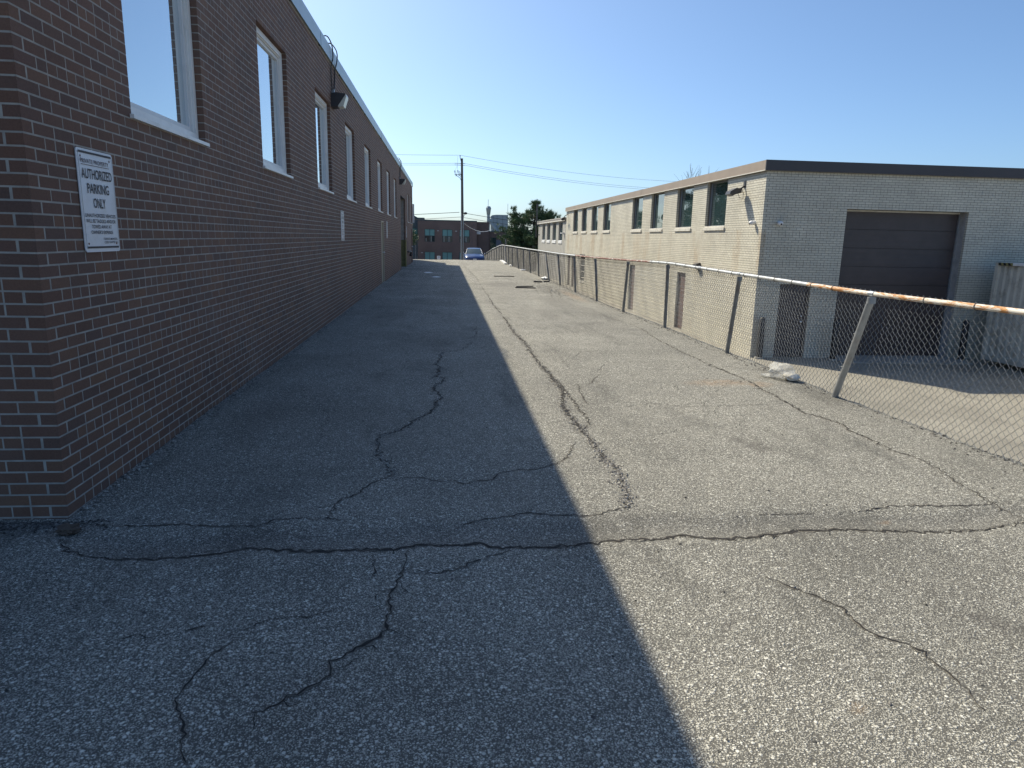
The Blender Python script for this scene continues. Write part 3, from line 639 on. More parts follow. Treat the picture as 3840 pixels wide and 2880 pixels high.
m_.box(RX+.3, RX+ELEN, RY+RLEN-.2, RY+RLEN-.01, LZ, topz); m_.box(RX+ELEN-.2, RX+ELEN-.01, RY+.1, RY+RLEN-.2, LZ, topz)
m_.build('wall', M_wmortar, rb)
lay_bricks(rb, [(Vector((RX, RY, 0)), UY, -UX, course_layout(RLEN, LZ, 77, OPR2, 0, 3)), (Vector((RX, RY, 0)), UX, -UY, course_layout(ELEN, LZ, 77, [GAR, SD], 1, 3))], M_wbrick)
m_ = MB(); m_.box(RX+.05, RX+ELEN, RY+.05, RY+RLEN-.02, topz+.03, topz+.10); m_.build('roof', M_roof, rb)
m_ = MB(); m_.box(RX+1.2, RX+ELEN-.3, RY+1.2, RY+RLEN-.3, LZ, topz-.05); m_.build('interior_core', M_dark, rb)
OH = .09
yj = [RY-OH, 24.3, 30.6, 37.0, 43.3, 50.1]
for a, b in zip(yj, yj[1:]):
    m_ = MB(); e = random.uniform(-.004, .004)
    m_.prism([(RX-OH+e, topz+.02), (RX-OH+e, RTOP), (RX+.3, RTOP), (RX+.3, topz+.05)], 1, a, b-.006); m_.build('fascia_panel', M_tan, rb)
    m_ = MB(); m_.box(RX-OH-.012, RX-OH+.02, a, b-.006, topz-.005, topz+.017); m_.build('drip_edge', M_drip, rb)
m_ = MB(); m_.box(RX-OH-.002, RX+ELEN+.1, RY-OH-.02, RY-OH+.02, topz+.0, RTOP+.004); m_.box(RX-OH+.3, RX+ELEN, RY-OH+.02, RY+.1, topz+.03, RTOP-.01); m_.build('fascia_panel', M_navy, rb)
def window_right(parent, X, y0, y1, z0, z1, sill_h=.11, gl=M_glassR, trim=M_drip, rec=.13, blind=None):
    f = MB(); T = .05
    for i, (a, b) in enumerate(((X+rec, X+rec+.06),)):
        f.box(a, b, y0+.004, y0+T, z0+sill_h, z1); f.box(a, b, y1-T*2.2, y1-.004, z0+sill_h, z1)
        f.box(a, b, y0+T, y1-T*2.2, z0+sill_h, z0+sill_h+.05); f.box(a, b, y0+T, y1-T*2.2, z1-.05, z1)
    w = f.build('window', simple_cache('grey_window_frame'), parent)
    g = MB(); g.box(X+rec+.02, X+rec+.035, y0+T, y1-T*2.2, z0+sill_h+.05, z1-.05); g.build('pane', gl, w)
    s = MB(); s.box(X-.045, X+rec+.01, y0-.03, y1+.03, z0, z0+sill_h-.02); s.box(X-.01, X+rec+.02, y0+.02, y1-.02, z0+sill_h-.02, z0+sill_h+.03); s.build('sill', trim, w)
    return w
_c = {}
def simple_cache(k):
    if k not in _c: _c[k] = simple('grey_window_frame', (0.22, 0.24, 0.26), 0.5, var=.05)
    return _c[k]
for a, b in WIN_R: window_right(rb, RX, a, b, sz, topz)
def door_r(parent, u0, u1, zt, axis, m_d):
    d = MB(); f = MB(); k = MB(); z0 = LZ+.02
    if axis == 'y':
        y0, y1 = RY+u0, RY+u1
        d.box(RX+.10, RX+.14, y0+.05, y1-.05, z0, zt-.05); f.box(RX+.06, RX+.15, y0+.004, y0+.05, z0, zt-.004); f.box(RX+.06, RX+.15, y1-.05, y1-.004, z0, zt-.004); f.box(RX+.06, RX+.15, y0+.05, y1-.05, zt-.05, zt-.004)
        k.sphere((RX+.07, y0+.15, z0+1.0), .035)
    else:
        x0, x1 = RX+u0, RX+u1
        d.box(x0+.05, x1-.05, RY+.10, RY+.14, z0, zt-.05); f.box(x0+.004, x0+.05, RY+.06, RY+.15, z0, zt-.004); f.box(x1-.05, x1-.004, RY+.06, RY+.15, z0, zt-.004); f.box(x0+.05, x1-.05, RY+.06, RY+.15, zt-.05, zt-.004)
        k.sphere((x1-.15, RY+.07, z0+1.0), .035); k.sphere((x1-.15, RY+.075, z0+1.16), .025)
    dd = d.build('door', m_d, parent); f.build('frame', m_d, dd); k.build('knob', M_sash, dd)
for o_ in DR: door_r(rb, o_[0], o_[1], dz, 'y', M_bdoor)
door_r(rb, SD[0], SD[1], dz, 'x', M_gdoor)
# barred basement window
f = MB(); y0, y1 = RY+BW[0], RY+BW[1]
f.box(RX+.08, RX+.12, y0+.01, y1-.01, BW[2]+.01, BW[3]-.01); w = f.build('window', M_glassD, rb)
for k in range(4): MB().box(RX+.03, RX+.05, y0-.02+.0, y1+.02, BW[2]+.2+k*.38, BW[2]+.24+k*.38).build('bar', M_drip, w)
for k in range(5): MB().box(RX+.052, RX+.066, y0+.12+k*.28, y0+.145+k*.28, BW[2]+.05, BW[3]-.05).build('bar', M_bronze, w)
MB().box(RX-.04, RX+.07, y0-.03, y1+.03, BW[2]-.08, BW[2]+.008).build('sill', M_drip, w)
MB().box(RX-.05, RX+.05, y0-.04, y1+.04, BW[3]-.01, BW[3]+.05).build('awning', M_navy, w)
# garage door
M_pj = simple('painted_jamb', (0.40, 0.39, 0.38), .6, dirt=(.25, .24, .22), dsc=2, damt=.5)
gx0, gx1, gzt = RX+GAR[0], RX+GAR[1], GAR[3]
g = None; nsec = 8; hh = (gzt-LZ-.03)/nsec
root = MB().box(gx0+.01, gx1-.01, RY+.40, RY+.43, LZ+.01, gzt-.02).build('garage_door', M_gdoor, rb)
for k in range(nsec):
    m_ = MB(); za = LZ+.02+k*hh
    m_.box(gx0+.02, gx1-.02, RY+.36, RY+.399, za, za+hh-.012)
    for q_ in range(3): m_.box(gx0+.05, gx1-.05, RY+.354, RY+.361, za+.06+q_*hh*.3, za+.06+q_*hh*.3+hh*.2)
    m_.build('door_panel', M_gdoor, root)
MB().box(gx1-.005, gx1+.003, RY+.09, RY+.40, LZ, gzt).build('jamb', M_pj, rb); MB().box(gx0-.003, gx0+.005, RY+.09, RY+.40, LZ, gzt).build('jamb', M_pj, rb)
MB().box(gx1-.045, gx1-.006, RY+.30, RY+.35, LZ+.02, gzt-.01).build('door_track', M_galv, root)
MB().box(gx0+.01, gx1-.05, RY+.28, RY+.35, gzt-.05, gzt-.006).build('head_flashing', M_drip, root)
MB().box(gx0-.1, gx1+.1, RY-.9, RY+.3, LZ-.2, LZ+.03).build('threshold', M_conc, rb)

# ================================================================== grey annex behind the cream building
ax = empty('grey_annex', (8.66, 50.2, LZ), label='smaller grey panelled annex with four narrow windows past the cream building', cat='building')
AX = 8.66; AY0, AY1, AZ = 50.15, 65.4, 3.13
WA = [(51.9, 53.6), (54.9, 56.7), (58.0, 59.8), (61.0, 62.8)]
m_ = MB(); wall_slab(m_, Vector((AX, AY0, 0)), UY, -UX, AY1-AY0, LZ-.3, AZ-.2, [(a-AY0, b-AY0, 1.28, 2.86) for a, b in WA], .25, 0.0)
m_.box(AX+.25, AX+9, AY1-.2, AY1, LZ-.3, AZ-.2); m_.build('wall', M_grey, ax)
for k in range(24):
    y = AY0+.4+k*.63
    if y > AY1-.1: break
    inside = any(a-.03 < y < b+.03 for a, b in WA)
    m_ = MB(); m_.box(AX-.012, AX+.0, y, y+.03, LZ-.2, 1.25 if inside else AZ-.21); m_.build('panel_rib', M_grey, ax)
for a, b in WA: window_right(ax, AX, a, b, 1.28, 2.86, .2, M_glassR, M_white, .12)
m_ = MB(); m_.box(AX-.12, AX+9, AY0, AY1+.12, AZ-.19, AZ-.02); m_.build('fascia_panel', simple('grey_fascia', (0.20, 0.18, 0.16), .6), ax)
m_ = MB(); m_.box(AX-.15, AX-.10, AY0, AY1+.14, AZ-.22, AZ-.15); m_.build('drip_edge', M_drip, ax)
MB().box(AX-.13, AX+9, AY0, AY1+.13, AZ-.018, AZ+.02).build('roof', M_drip, ax)
MB().box(AX+.4, AX+8.8, AY0+.1, AY1-.3, LZ, AZ-.25).build('interior_core', M_dark, ax)

# ================================================================== signs
def lettering(items, O, U, Nn, mat_, parent, name='lettering', extra=None, off=0.0035):
    """items: (text, u centre, z centre, height, width, align)"""
    mb = MB()
    for txt, cu, cz, h, wd, al in items:
        c = bpy.data.curves.new('t', 'FONT'); c.body = txt; c.size = 1; c.offset = 0.012; c.resolution_u = 3
        o = bpy.data.objects.new('t', c); COL.objects.link(o)
        dg = bpy.context.evaluated_depsgraph_get(); me = o.evaluated_get(dg).to_mesh()
        P = np.array([v.co[:2] for v in me.vertices]); lo, hi = P.min(0), P.max(0)
        sx = wd/(hi[0]-lo[0]); szz = h/(hi[1]-lo[1])
        u0 = cu-wd/2 if al == 'C' else cu-wd
        vs = []
        for x, y in P:
            p = O+U*(u0+(x-lo[0])*sx)+Nn*off; vs.append((p.x, p.y, p.z+cz-h/2+(y-lo[1])*szz))
        mb.add(vs, [tuple(p.vertices) for p in me.polygons])
        o.evaluated_get(dg).to_mesh_clear(); bpy.data.objects.remove(o); bpy.data.curves.remove(c)
    for u0, u1, z0, z1 in (extra or []):
        a = O+U*u0+Nn*off; b = O+U*u1+Nn*off
        mb.add([(a.x, a.y, a.z+z0), (b.x, b.y, b.z+z0), (b.x, b.y, b.z+z1), (a.x, a.y, a.z+z1)], [(0, 1, 2, 3)])
    return mb.build(name, mat_, parent)
def parking_sign(y0, z0, label, w=.445, h=.60, tilt=0.0):
    t = empty('parking_sign', (LX+.005, y0, z0), label=label, cat='sign', group='parking signs on the brown brick wall')
    m_ = MB(); bm = bmesh.new(); r = .022; pts = []
    for cx, cz, a0 in ((w-r, r, -90), (w-r, h-r, 0), (r, h-r, 90), (r, r, 180)):
        for k in range(5): a = math.radians(a0+22.5*k); pts.append((y0+cx+r*math.cos(a), z0+cz+r*math.sin(a)))
    m_.prism(pts, 0, LX+.004, LX+.009); m_.build('plate', M_sign, t)
    O = Vector((LX+.009, y0, z0)); U = Vector((0, 1, 0)); Nn = Vector((1, 0, 0)); b = .014
    lettering([('PRIVATE PROPERTY', w*.47, h*.885, h*.042, w*.78, 'C')], O, U, Nn, M_ink2, t, 'lettering', [(w*.09, w*.86, h*.846, h*.852)])
    items = [('AUTHORIZED', w*.5, h*.765, h*.098, w*.84, 'C'), ('PARKING', w*.5, h*.625, h*.098, w*.60, 'C'), ('ONLY', w*.5, h*.485, h*.098, w*.34, 'C'),
             ('UNAUTHORIZED VEHICLES', w*.5, h*.362, h*.036, w*.86, 'C'), ('WILL BE TAGGED AND/OR', w*.5, h*.307, h*.036, w*.84, 'C'),
             ('TOWED AWAY AT', w*.5, h*.252, h*.036, w*.56, 'C'), ("OWNER'S EXPENSE", w*.5, h*.197, h*.036, w*.62, 'C'),
             ('TORONTO MUNICIPAL', w*.93, h*.13, h*.024, w*.42, 'R'), ('CODE CHAPTER 915', w*.93, h*.095, h*.024, w*.40, 'R')]
    lettering(items, O, U, Nn, M_ink, t, 'lettering', [(b*1.6, w-b*1.6, h-.026, h-.014), (b*1.6, w-b*1.6, .022, .034), (b, b+.003, .03, h-.02), (w-b-.003, w-b, .03, h-.02)])
    for u, z in ((.045, h-.045), (w-.045, h-.045), (.045, .05), (w-.045, .05)):
        s = MB(); s.sphere((LX+.010, y0+u, z0+z), .007, 8, 5, .4); s.build('screw', M_rust2, t)
    return t
parking_sign(4.385, 1.462, 'white parking sign nearest the camera, readable lettering, left brick wall')
parking_sign(14.75, 1.475, 'white parking sign seen edge-on below and between the third and fourth windows')
parking_sign(26.0, 1.50, 'narrow white parking sign just past the beige door')
parking_sign(39.15, 1.50, 'farthest white parking sign, past the loading recess')

# ================================================================== wall lamps on the brown building
def wall_pack(y, label):
    t = empty('wall_lamp', (LX, y, 4.0), label=label, cat='lamp', group='wall lamps on the brown brick building')
    x = LX+.001
    m_ = MB(); m_.prism([(x, 4.17), (x+.10, 4.19), (x+.27, 4.17), (x+.12, 3.95), (x, 3.93)], 1, y-.15, y+.15); m_.build('housing', M_bronze, t)
    m_ = MB(); m_.prism([(x+.275, 4.165), (x+.285, 4.13), (x+.225, 3.95), (x+.13, 3.935), (x+.125, 3.95)], 1, y-.14, y+.14); m_.build('lens', M_lens, t)
    m_ = MB(); m_.box(x, x+.05, y-.03, y+.03, 4.19, 4.26); m_.build('junction_box', M_galv, t)
    def loop(dy, top, out):
        yb = y+dy
        return [(x+.02, yb*.5+y*.5, 4.24), (x+.02, yb, 4.5), (x+.03, yb, 4.66), (x+.06, yb, 4.76), (x+.07+out, yb-.06, 4.90), (x+.05+out, yb-.16, top), (x-.02, yb-.28, top+.06), (x-.2, yb-.34, top-.05), (x-.33, yb-.36, 4.93)]
    for k, (dy, top, out) in enumerate(((-.16, 5.02, .0), (.26, 5.0, .02))):
        P = [Vector(p) for p in loop(dy, top, out)]; Q = []
        for a, b, c, d in zip([P[0]]+P[:-1], P[:-1]+[P[-1]], P[1:]+[P[-1]], P[2:]+[P[-1]]*2):
            for s in range(4):
                u = s/4; Q.append(0.5*((2*b)+(c-a)*u+(2*a-5*b+4*c-d)*u*u+(-a+3*b-3*c+d)*u**3))
        m_ = MB(); m_.tube(Q[:-4], .011, 6); m_.build('cable', M_black, t)
wall_pack(14.1, 'dark wall lamp between third and fourth windows with cables looping over the coping')
wall_pack(33.85, 'far wall lamp above the loading recess near the end of the brick wall')
t = empty('wall_pipe', (LX, 41.3, .6), label='small dark pipe fitting low on the brick wall past the loading recess', cat='pipe')
m_ = MB(); m_.tube([(LX, 40.2, .72), (LX+.12, 40.4, .72), (LX+.16, 41.2, .70), (LX+.12, 41.5, .55)], .05, 8); m_.build('pipe', M_bronze, t)
m_ = MB(); m_.sphere((LX+.12, 41.55, .5), .09, 10, 6); m_.build('cap', M_bronze, t)
t = empty('projecting_sign', (LX, 47.3, 2.5), label='tall thin white board projecting at the far corner of the brick building', cat='sign')
MB().box(LX-.02, LX+.09, 47.2, 47.26, 2.45, 3.65).build('board', M_white, t); MB().box(LX-.06, LX+.0, 47.21, 47.25, 2.6, 3.5).build('bracket', M_galv, t)

# ================================================================== chain link fence
def fx(y): return float(edge(y))-.085
fence = empty('chain_link_fence', (4.2, 6.9, 0), label='waist-high sagging chain link fence with partly rusty top rail along the alley', cat='fence')
POSTS = [(3.6, 3.6, 0), (6.92, 6.46, 1), (9.79, 9.52, 2), (12.81, 12.70, 0), (15.78, 15.50, 0), (18.31, 18.45, 0), (21.23, 21.45, 0), (24.17, 24.6, 0), (26.85, 27.9, 3), (30.0, 30.2, 0), (32.97, 33.3, 0), (35.86, 36.1, 0),
         (38.6, 39.2, 0), (41.94, 42.2, 0), (44.66, 44.8, 0), (46.25, 47.2, 3), (48.56, 48.6, 0), (50.43, 50.5, 0), (52.7, 52.7, 0), (55.4, 55.4, 0), (58.2, 58.2, 0), (61, 61, 0), (64, 64, 0), (67, 67, 0), (70, 70, 0), (73, 73, 0)]
RY_ = [-6, 3.6, 6.5, 9.5, 12.7, 15.5, 18.5, 21.4, 24.3, 27.6, 36, 42, 50]; RZ_ = [1.14, 1.14, 1.14, 1.17, 1.21, 1.165, 1.135, 1.115, 1.10, 1.10, 1.10, 1.11, 1.10]
def railz(y):
    if y < 50: return float(np.interp(y, RY_, RZ_))
    return float(gz(4.0, y))+1.12
def railx(y): return fx(y)-.04+.015*math.sin(y*.9)
for yb, yt, kind in POSTS:
    zt = railz(yt)-.045; zb = float(gz(fx(yb), yb))-.15; r = .03 if yb < 8 else .031
    m_ = MB()
    if kind == 1: P = [(fx(yb), yb, zb), (fx(yb)+.0, yb-.02, .02), (fx(yb), yb-.10, .22), (fx(yb)-.01, yb-.20, .42), (fx(yb)-.02, yt+.12, .75), (railx(yt), yt, zt)]; r = .036
    else: P = [(fx(yb), yb, zb), (fx(yb), yb, .02), (railx(yt), yt, zt)]
    if yb > 50: P = [(fx(yb), yb, zb), (railx(yt), yt, zt)]
    m_.tube(P, r, 10); po = m_.build('post', M_galv if kind == 1 else M_post, fence)
    if yb < 30:
        c = MB(); c.tube([(railx(yt), yt, zt-.05), (railx(yt), yt, zt+.012)], r+.006, 10); c.build('post_cap', M_post if kind != 1 else M_galv, po)
        c = MB()
        for zz in (.35, .72):
            k = (zz-.02)/(zt-.02); c.tube([(railx(yt)*k+fx(yb)*(1-k)+(r+.005)*math.cos(a), yt*k+yb*(1-k)+(r+.005)*math.sin(a), zz) for a in np.linspace(0, 2*PI, 13)], .0025, 4)
        c.build('tie_wire', M_wire, po)
def rail(y0, y1, m, r=.021):
    n = max(3, int((y1-y0)/.5)); m_ = MB(); m_.tube([(railx(y), y, railz(y)) for y in np.linspace(y0, y1, n)], r, 10); return m_.build('rail', m, fence)
r_ = rail(0.5, 7.65, M_rust, .024); tag(r_, 'top rail with flaking white paint and orange rust')
rail(7.62, 11.05, M_rail, .0225); rail(11.0, 13.85, M_rail, .0215)
r_ = rail(13.8, 16.0, M_rust2, .022); tag(r_, 'dark rusty top rail'); r_ = rail(15.96, 21.3, M_rust2, .022); tag(r_, 'dark rusty top rail')
for a, b in ((21.25, 27.8), (27.75, 34), (33.95, 40.2), (40.15, 46.9), (47.4, 53), (52.95, 58.2), (58.15, 66), (65.95, 73)): rail(a, b, M_rail, .022)
for k, y in enumerate([5.2, 5.75, 7.1, 7.55, 8.0, 8.45, 8.9, 9.35, 9.75, 10.25, 10.7, 11.2, 11.7, 12.2, 12.7, 13.2, 13.7]):
    m_ = MB(); x, z = railx(y), railz(y)
    m_.tube([(x+.027*math.cos(a), y+.006*math.sin(a), z-.002+.028*math.sin(a)) for a in np.linspace(0, 2*PI, 15)], .003, 5)
    m_.build('tie_wire', M_bronze, fence)
for y in (6.46, 9.52, 11.02):
    m_ = MB(); x, z = railx(y), railz(y); m_.tube([(x, y-.04, z), (x, y+.04, z)], .0275, 12); m_.build('rail_coupling', M_galv, fence)
def fabric(y0, y1):
    p = .036; n = int((y1-y0)/p); hz = int(1.24/p)
    s = y0+np.arange(n)*p; i0 = int(round(y0/p))
    J = np.arange(hz+1)
    par = (J[None, :]+(np.arange(n)+i0)[:, None]) % 2
    Y = s[:, None]+p*par
    Z0 = np.array([railz(v)+.035 for v in s])[:, None]
    bot = np.array([float(gz(fx(v), v))-.04 for v in s])[:, None]
    T = (J/hz)[None, :]
    Z = Z0*(1-T)+bot*T
    XX_ = np.array([railx(v) for v in s])[:, None]*(1-T)+np.array([fx(v) for v in s])[:, None]*T
    X = XX_+.034+.010*np.sin(s*2.1)[:, None]*np.sin(T*PI)+.004*np.sin(s[:, None]*9+T*7)+.0028*(par*2-1)*np.where(J % 2, 1, -1)[None, :]
    Y = Y+.018*np.sin(s[:, None]*1.7+T*3.0)*T*(1-T)*3+np.random.default_rng(int(y0*10)).normal(0, .0016, Y.shape)
    Z = Z+np.random.default_rng(int(y0*10)+1).normal(0, .0016, Z.shape)
    near = min(1.0, 1.0); r = .0022 if y0 < 9 else .0028 if y0 < 14 else .0031
    A = np.stack([X, Y, Z], -1)                                   # n, hz+1, 3
    a = A[:, :-1]; b = A[:, 1:]; t = b-a; t /= np.linalg.norm(t, axis=-1, keepdims=True)
    ux = np.zeros_like(t); ux[..., 0] = 1; w = np.cross(t, ux); w /= np.linalg.norm(w, axis=-1, keepdims=True); u2 = np.cross(w, t)
    vs = []
    for ang in (0.5, 0.5+2*PI/3, 0.5+4*PI/3): vs.append((w*math.cos(ang)+u2*math.sin(ang))*r)
    Vv = np.stack([a+vs[0], a+vs[1], a+vs[2], b+vs[0], b+vs[1], b+vs[2]], 2).reshape(-1, 3)
    k = n*hz; base = (np.arange(k)*6)[:, None, None]
    F = (np.array([[0, 1, 4, 3], [1, 2, 5, 4], [2, 0, 3, 5]])[None]+base).reshape(-1, 4)
    return np_mesh('wire_mesh', Vv, F, M_wire if y0 < 14 else M_wire2, fence)
ypost = [p[0] for p in POSTS]
bays = [(0.8, 3.6)]+list(zip(ypost[:-1], ypost[1:]))
for a, b in bays: fabric(a, b-.002)
# a leaning galvanised stub and the tall end post far down the fence
MB().tube([(4.05, 46.6, -.1), (4.0, 46.75, 1.55)], .045, 10).build('post', M_post, fence)

# ================================================================== fixtures of the cream building
t = empty('floodlight', (RX, 19.95, 3.1), label='black floodlight on a bracket near the top corner of the cream building', cat='lamp')
m_ = MB(); m_.box(RX-.02, RX, 19.88, 20.02, 3.17, 3.36); m_.tube([(RX-.01, 19.95, 3.22), (RX-.14, 19.95, 3.12), (RX-.20, 19.97, 3.10)], .025, 8); m_.build('bracket', M_black, t)
m_ = MB(); m_.prism([(RX-.17, 3.12), (RX-.16, 3.05), (RX-.40, 2.93), (RX-.50, 2.97), (RX-.48, 3.05), (RX-.30, 3.15)], 1, 19.78, 20.12); m_.prism([(RX-.14, 3.16), (RX-.12, 3.02), (RX-.26, 2.98), (RX-.28, 3.12)], 1, 19.84, 20.06); m_.build('housing', M_bronze, t)
m_ = MB(); m_.add([(RX-.19, 19.80, 3.052), (RX-.19, 20.10, 3.052), (RX-.405, 20.10, 2.922), (RX-.405, 19.80, 2.922)], [(0, 1, 2, 3)]); m_.build('lens', M_white, t)
m_ = MB(); m_.tube([(RX-.10, 19.92, 3.14), (RX-.06, 19.88, 3.0), (RX-.05, 19.90, 2.86), (RX-.14, 19.93, 2.88), (RX-.2, 19.94, 3.02)], .008, 6); m_.build('cable', M_black, t)
def dome_cam(c, n_, label):
    t = empty('security_camera', c, label=label, cat='security camera', group='white security cameras on the cream building')
    c = Vector(c); n_ = Vector(n_)
    m_ = MB(); m_.tube([c, c+n_*.05], .055, 14); m_.build('mount', M_white, t)
    m_ = MB(); m_.sphere(c+n_*.10+Vector((0, 0, -.01)), .075, 14, 10, 1, 1, .85); m_.build('dome', M_white, t)
    e = MB(); e.sphere(c+n_*.155+Vector((0, 0, -.03)), .028, 10, 6); e.build('lens_cover', M_black, t)
dome_cam((RX, 19.05, 2.17), (-1, 0, 0), 'white security camera on the sunlit side wall by the corner')
dome_cam((9.08, RY, 2.16), (0, -1, 0), 'white security camera on the shaded end wall left of the garage door')
t = empty('wall_lamp', (RX, 23.1, .83), label='small dark lamp on the cream wall just above the fence rail', cat='lamp')
m_ = MB(); m_.box(RX-.03, RX, 23.0, 23.2, .66, .92); m_.build('back_plate', M_bronze, t); m_ = MB(); m_.prism([(RX-.03, .92), (RX-.2, .86), (RX-.17, .74), (RX-.03, .70)], 1, 22.98, 23.22); m_.build('housing', M_bronze, t)
t = empty('floodlight', (RX, 49.3, 3.0), label='pair of dark spotlights at the far end of the cream building', cat='lamp')
m_ = MB(); m_.tube([(RX, 49.3, 3.35), (RX-.25, 49.3, 3.2), (RX-.3, 49.3, 3.05)], .03, 6); m_.build('bracket', M_black, t)
for dy in (-.28, .28):
    m_ = MB(); m_.tube([(RX-.28, 49.3+dy*.3, 3.1), (RX-.38, 49.3+dy, 2.98)], [.05, .11], 10); m_.build('lamp_head', M_black, t)
t = empty('wall_lamp', (AX, 51.0, 2.0), label='small white lamp on the grey annex wall beside its nearest window', cat='lamp')
m_ = MB(); m_.prism([(AX, 2.1), (AX-.25, 2.06), (AX-.27, 1.99), (AX-.06, 1.94), (AX, 1.94)], 1, 50.9, 51.12); m_.build('housing', M_white, t)
t = empty('mast', (AX-.25, 64.9, 1.9), label='tall dark antenna mast bracketed to the far end of the grey annex', cat='mast')
m_ = MB(); m_.tube([(AX-.28, 64.9, 1.7), (AX-.26, 64.9, 4.75)], .06, 8); m_.build('pole', M_bronze, t)
for z in (1.95, 2.75):
    m_ = MB(); m_.tube([(AX, 64.6, z), (AX-.28, 64.9, z)], .035, 6); m_.build('bracket', M_bronze, t)
def bollard(x, y, label, r=.085, h=1.12):
    t = empty('bollard', (x, y, LZ), label=label, cat='bollard', group='dark steel bollards by the cream building')
    m_ = MB(); m_.tube([(x, y, LZ-.1), (x, y, LZ+h), (x, y, LZ+h+.04), (x, y, LZ+h+.055)], [r, r, r*.7, r*.2], 14); m_.build('post', M_black, t)
    m_ = MB(); m_.tube([(x, y, LZ-.05), (x, y, LZ+.05)], r+.05, 14); m_.build('footing', M_conc, t)
bollard(14.72, 18.2, 'dark bollard guarding the right jamb of the garage door'); bollard(8.80, 18.42, 'dark bollard at the corner of the cream building'); bollard(10.85, 18.2, 'dark bollard guarding the left jamb of the garage door')

# shipping container
t = empty('shipping_container', (15.1, 17.9, LZ), label='cream corrugated shipping container with a dirty top rail by the right wall', cat='container')
cx0, cx1, cy0, cy1, cz0, cz1 = 15.1, 17.5, 12.0, 17.95, LZ+.12, 1.23
m_ = MB(); pts = []
y = cy0+.12; k = 0
while y < cy1-.12:
    for dy, dx in ((0, 0), (.07, 0), (.11, .036), (.18, .036), (.22, 0)):
        pts.append((cx0+.02+dx, y+dy))
    y += .22
pts = [p for p in pts if p[1] < cy1-.1]
vs = [(x, yv, cz0+.16) for x, yv in pts]+[(x, yv, cz1-.08) for x, yv in pts]; n = len(pts)
m_.add(vs, [(i, i+1, n+i+1, n+i) for i in range(n-1)]); m_.box(cx0+.08, cx1, cy0+.06, cy1-.06, cz0+.1, cz1-.03); m_.build('body', M_cont, t)
MB().bbox(cx0-.02, cx0+.1, cy0, cy1-.12, cz1-.07, cz1+.01, .008).build('top_rail', M_vinyl, t)
MB().box(cx0-.024, cx0+.02, cy1-.62, cy1-.13, cz1-.068, cz1+.006).build('hazard_plate', M_oldyel, t)
MB().bbox(cx0, cx0+.12, cy0, cy1, cz0, cz0+.16, .01).build('bottom_rail', M_cont, t)
for y in (cy1-.12, cy0): MB().bbox(cx0-.01, cx0+.14, y, y+.12, cz0-.02, cz1+.01, .012).build('corner_post', M_cont, t)
for k in range(3): MB().add([(cx0-.028, cy1-.25-k*.16, cz1-.066), (cx0-.028, cy1-.17-k*.16, cz1-.066), (cx0-.028, cy1-.13-k*.16, cz1+.004), (cx0-.028, cy1-.21-k*.16, cz1+.004)], [(0, 1, 2, 3)]).build('hazard_stripe', M_black, t)

# crumpled clear plastic bag lying against the fence
mb_, tb, bb = mat('clear_plastic_film'); nn = N(tb)
bb.inputs['Base Color'].default_value = (.75, .74, .70, 1); bb.inputs['Roughness'].default_value = .22; bb.inputs['IOR'].default_value = 1.45
bb.inputs['Alpha'].default_value = 0.36
t = empty('plastic_bag', (4.02, 7.9, 0), label='crumpled clear plastic bag lying against the foot of the fence', cat='plastic bag')
from mathutils import noise as mn
def crumpled(mb, c, sx, sy, sz, seed, sub=3, amp=.35):
    bm = bmesh.new(); bmesh.ops.create_icosphere(bm, subdivisions=sub, radius=1); R_ = random.Random(seed); g0 = float(gz(c[0], c[1]))
    for v in bm.verts:
        d = v.co.normalized(); o_ = Vector((seed, seed*.7, 0))
        k = .8+amp*mn.noise(d*1.4+o_)+.22*(1-2*abs(mn.noise(d*3.2+o_)))*.6+R_.gauss(0, .035)
        lump = .65+.5*max(0, d.y*.6-d.x*.3)
        v.co = Vector((c[0]+d.x*sx*k, c[1]+d.y*sy*k, g0+max(.004+.006*R_.random(), sz*.62+d.z*sz*k*lump)))
    bm.verts.index_update(); mb.add([v.co for v in bm.verts], [tuple(v.index for v in f.verts) for f in bm.faces]); bm.free()
m_ = MB(); crumpled(m_, (4.03, 7.80), .15, .20, .155, 3); m_.build('film', mb_, t)
m_ = MB(); crumpled(m_, (4.10, 7.70), .10, .11, .08, 8); m_.build('crumpled_lining', simple('bag_paper', (.70, .66, .58), .6), t)
m_ = MB(); crumpled(m_, (3.91, 7.90), .09, .07, .035, 12); m_.build('loose_flap', mb_, t)

# debris on the alley
M_plank = simple('black_rubber_strip', (0.035, 0.033, 0.034), .8, dirt=(.15, .14, .12), dsc=5)
def strip(name, a, b, w, h, m, label, cat, bend=.02):
    o_ = empty(name, (a[0], a[1], 0), label=label, cat=cat); m_ = MB(); n = 8
    A = Vector((*a, 0)); B = Vector((*b, 0)); tt = (B-A).normalized(); nn_ = Vector((-tt.y, tt.x, 0)); vs = []
    for i in range(n+1):
        p = A+(B-A)*i/n+nn_*bend*math.sin(i/n*PI); z = float(gz(p.x, p.y))+.002+random.uniform(0, .004)
        for s, zz in ((-1, 0), (1, 0), (1, h), (-1, h)): q_ = p+nn_*s*w/2; vs.append((q_.x, q_.y, z+zz))
    fs = [(0, 1, 2, 3), (4*n+3, 4*n+2, 4*n+1, 4*n)]
    for i in range(n):
        for k in range(4): fs.append((4*i+k, 4*i+(k+1) % 4, 4*i+4+(k+1) % 4, 4*i+4+k))
    m_.add(vs, fs); m_.build('strip', m, o_); return o_
strip('rubber_strip', (2.30, 22.75), (2.95, 22.6), .09, .03, M_plank, 'nearer of two dark flat strips lying on the alley near the rubble', 'debris')
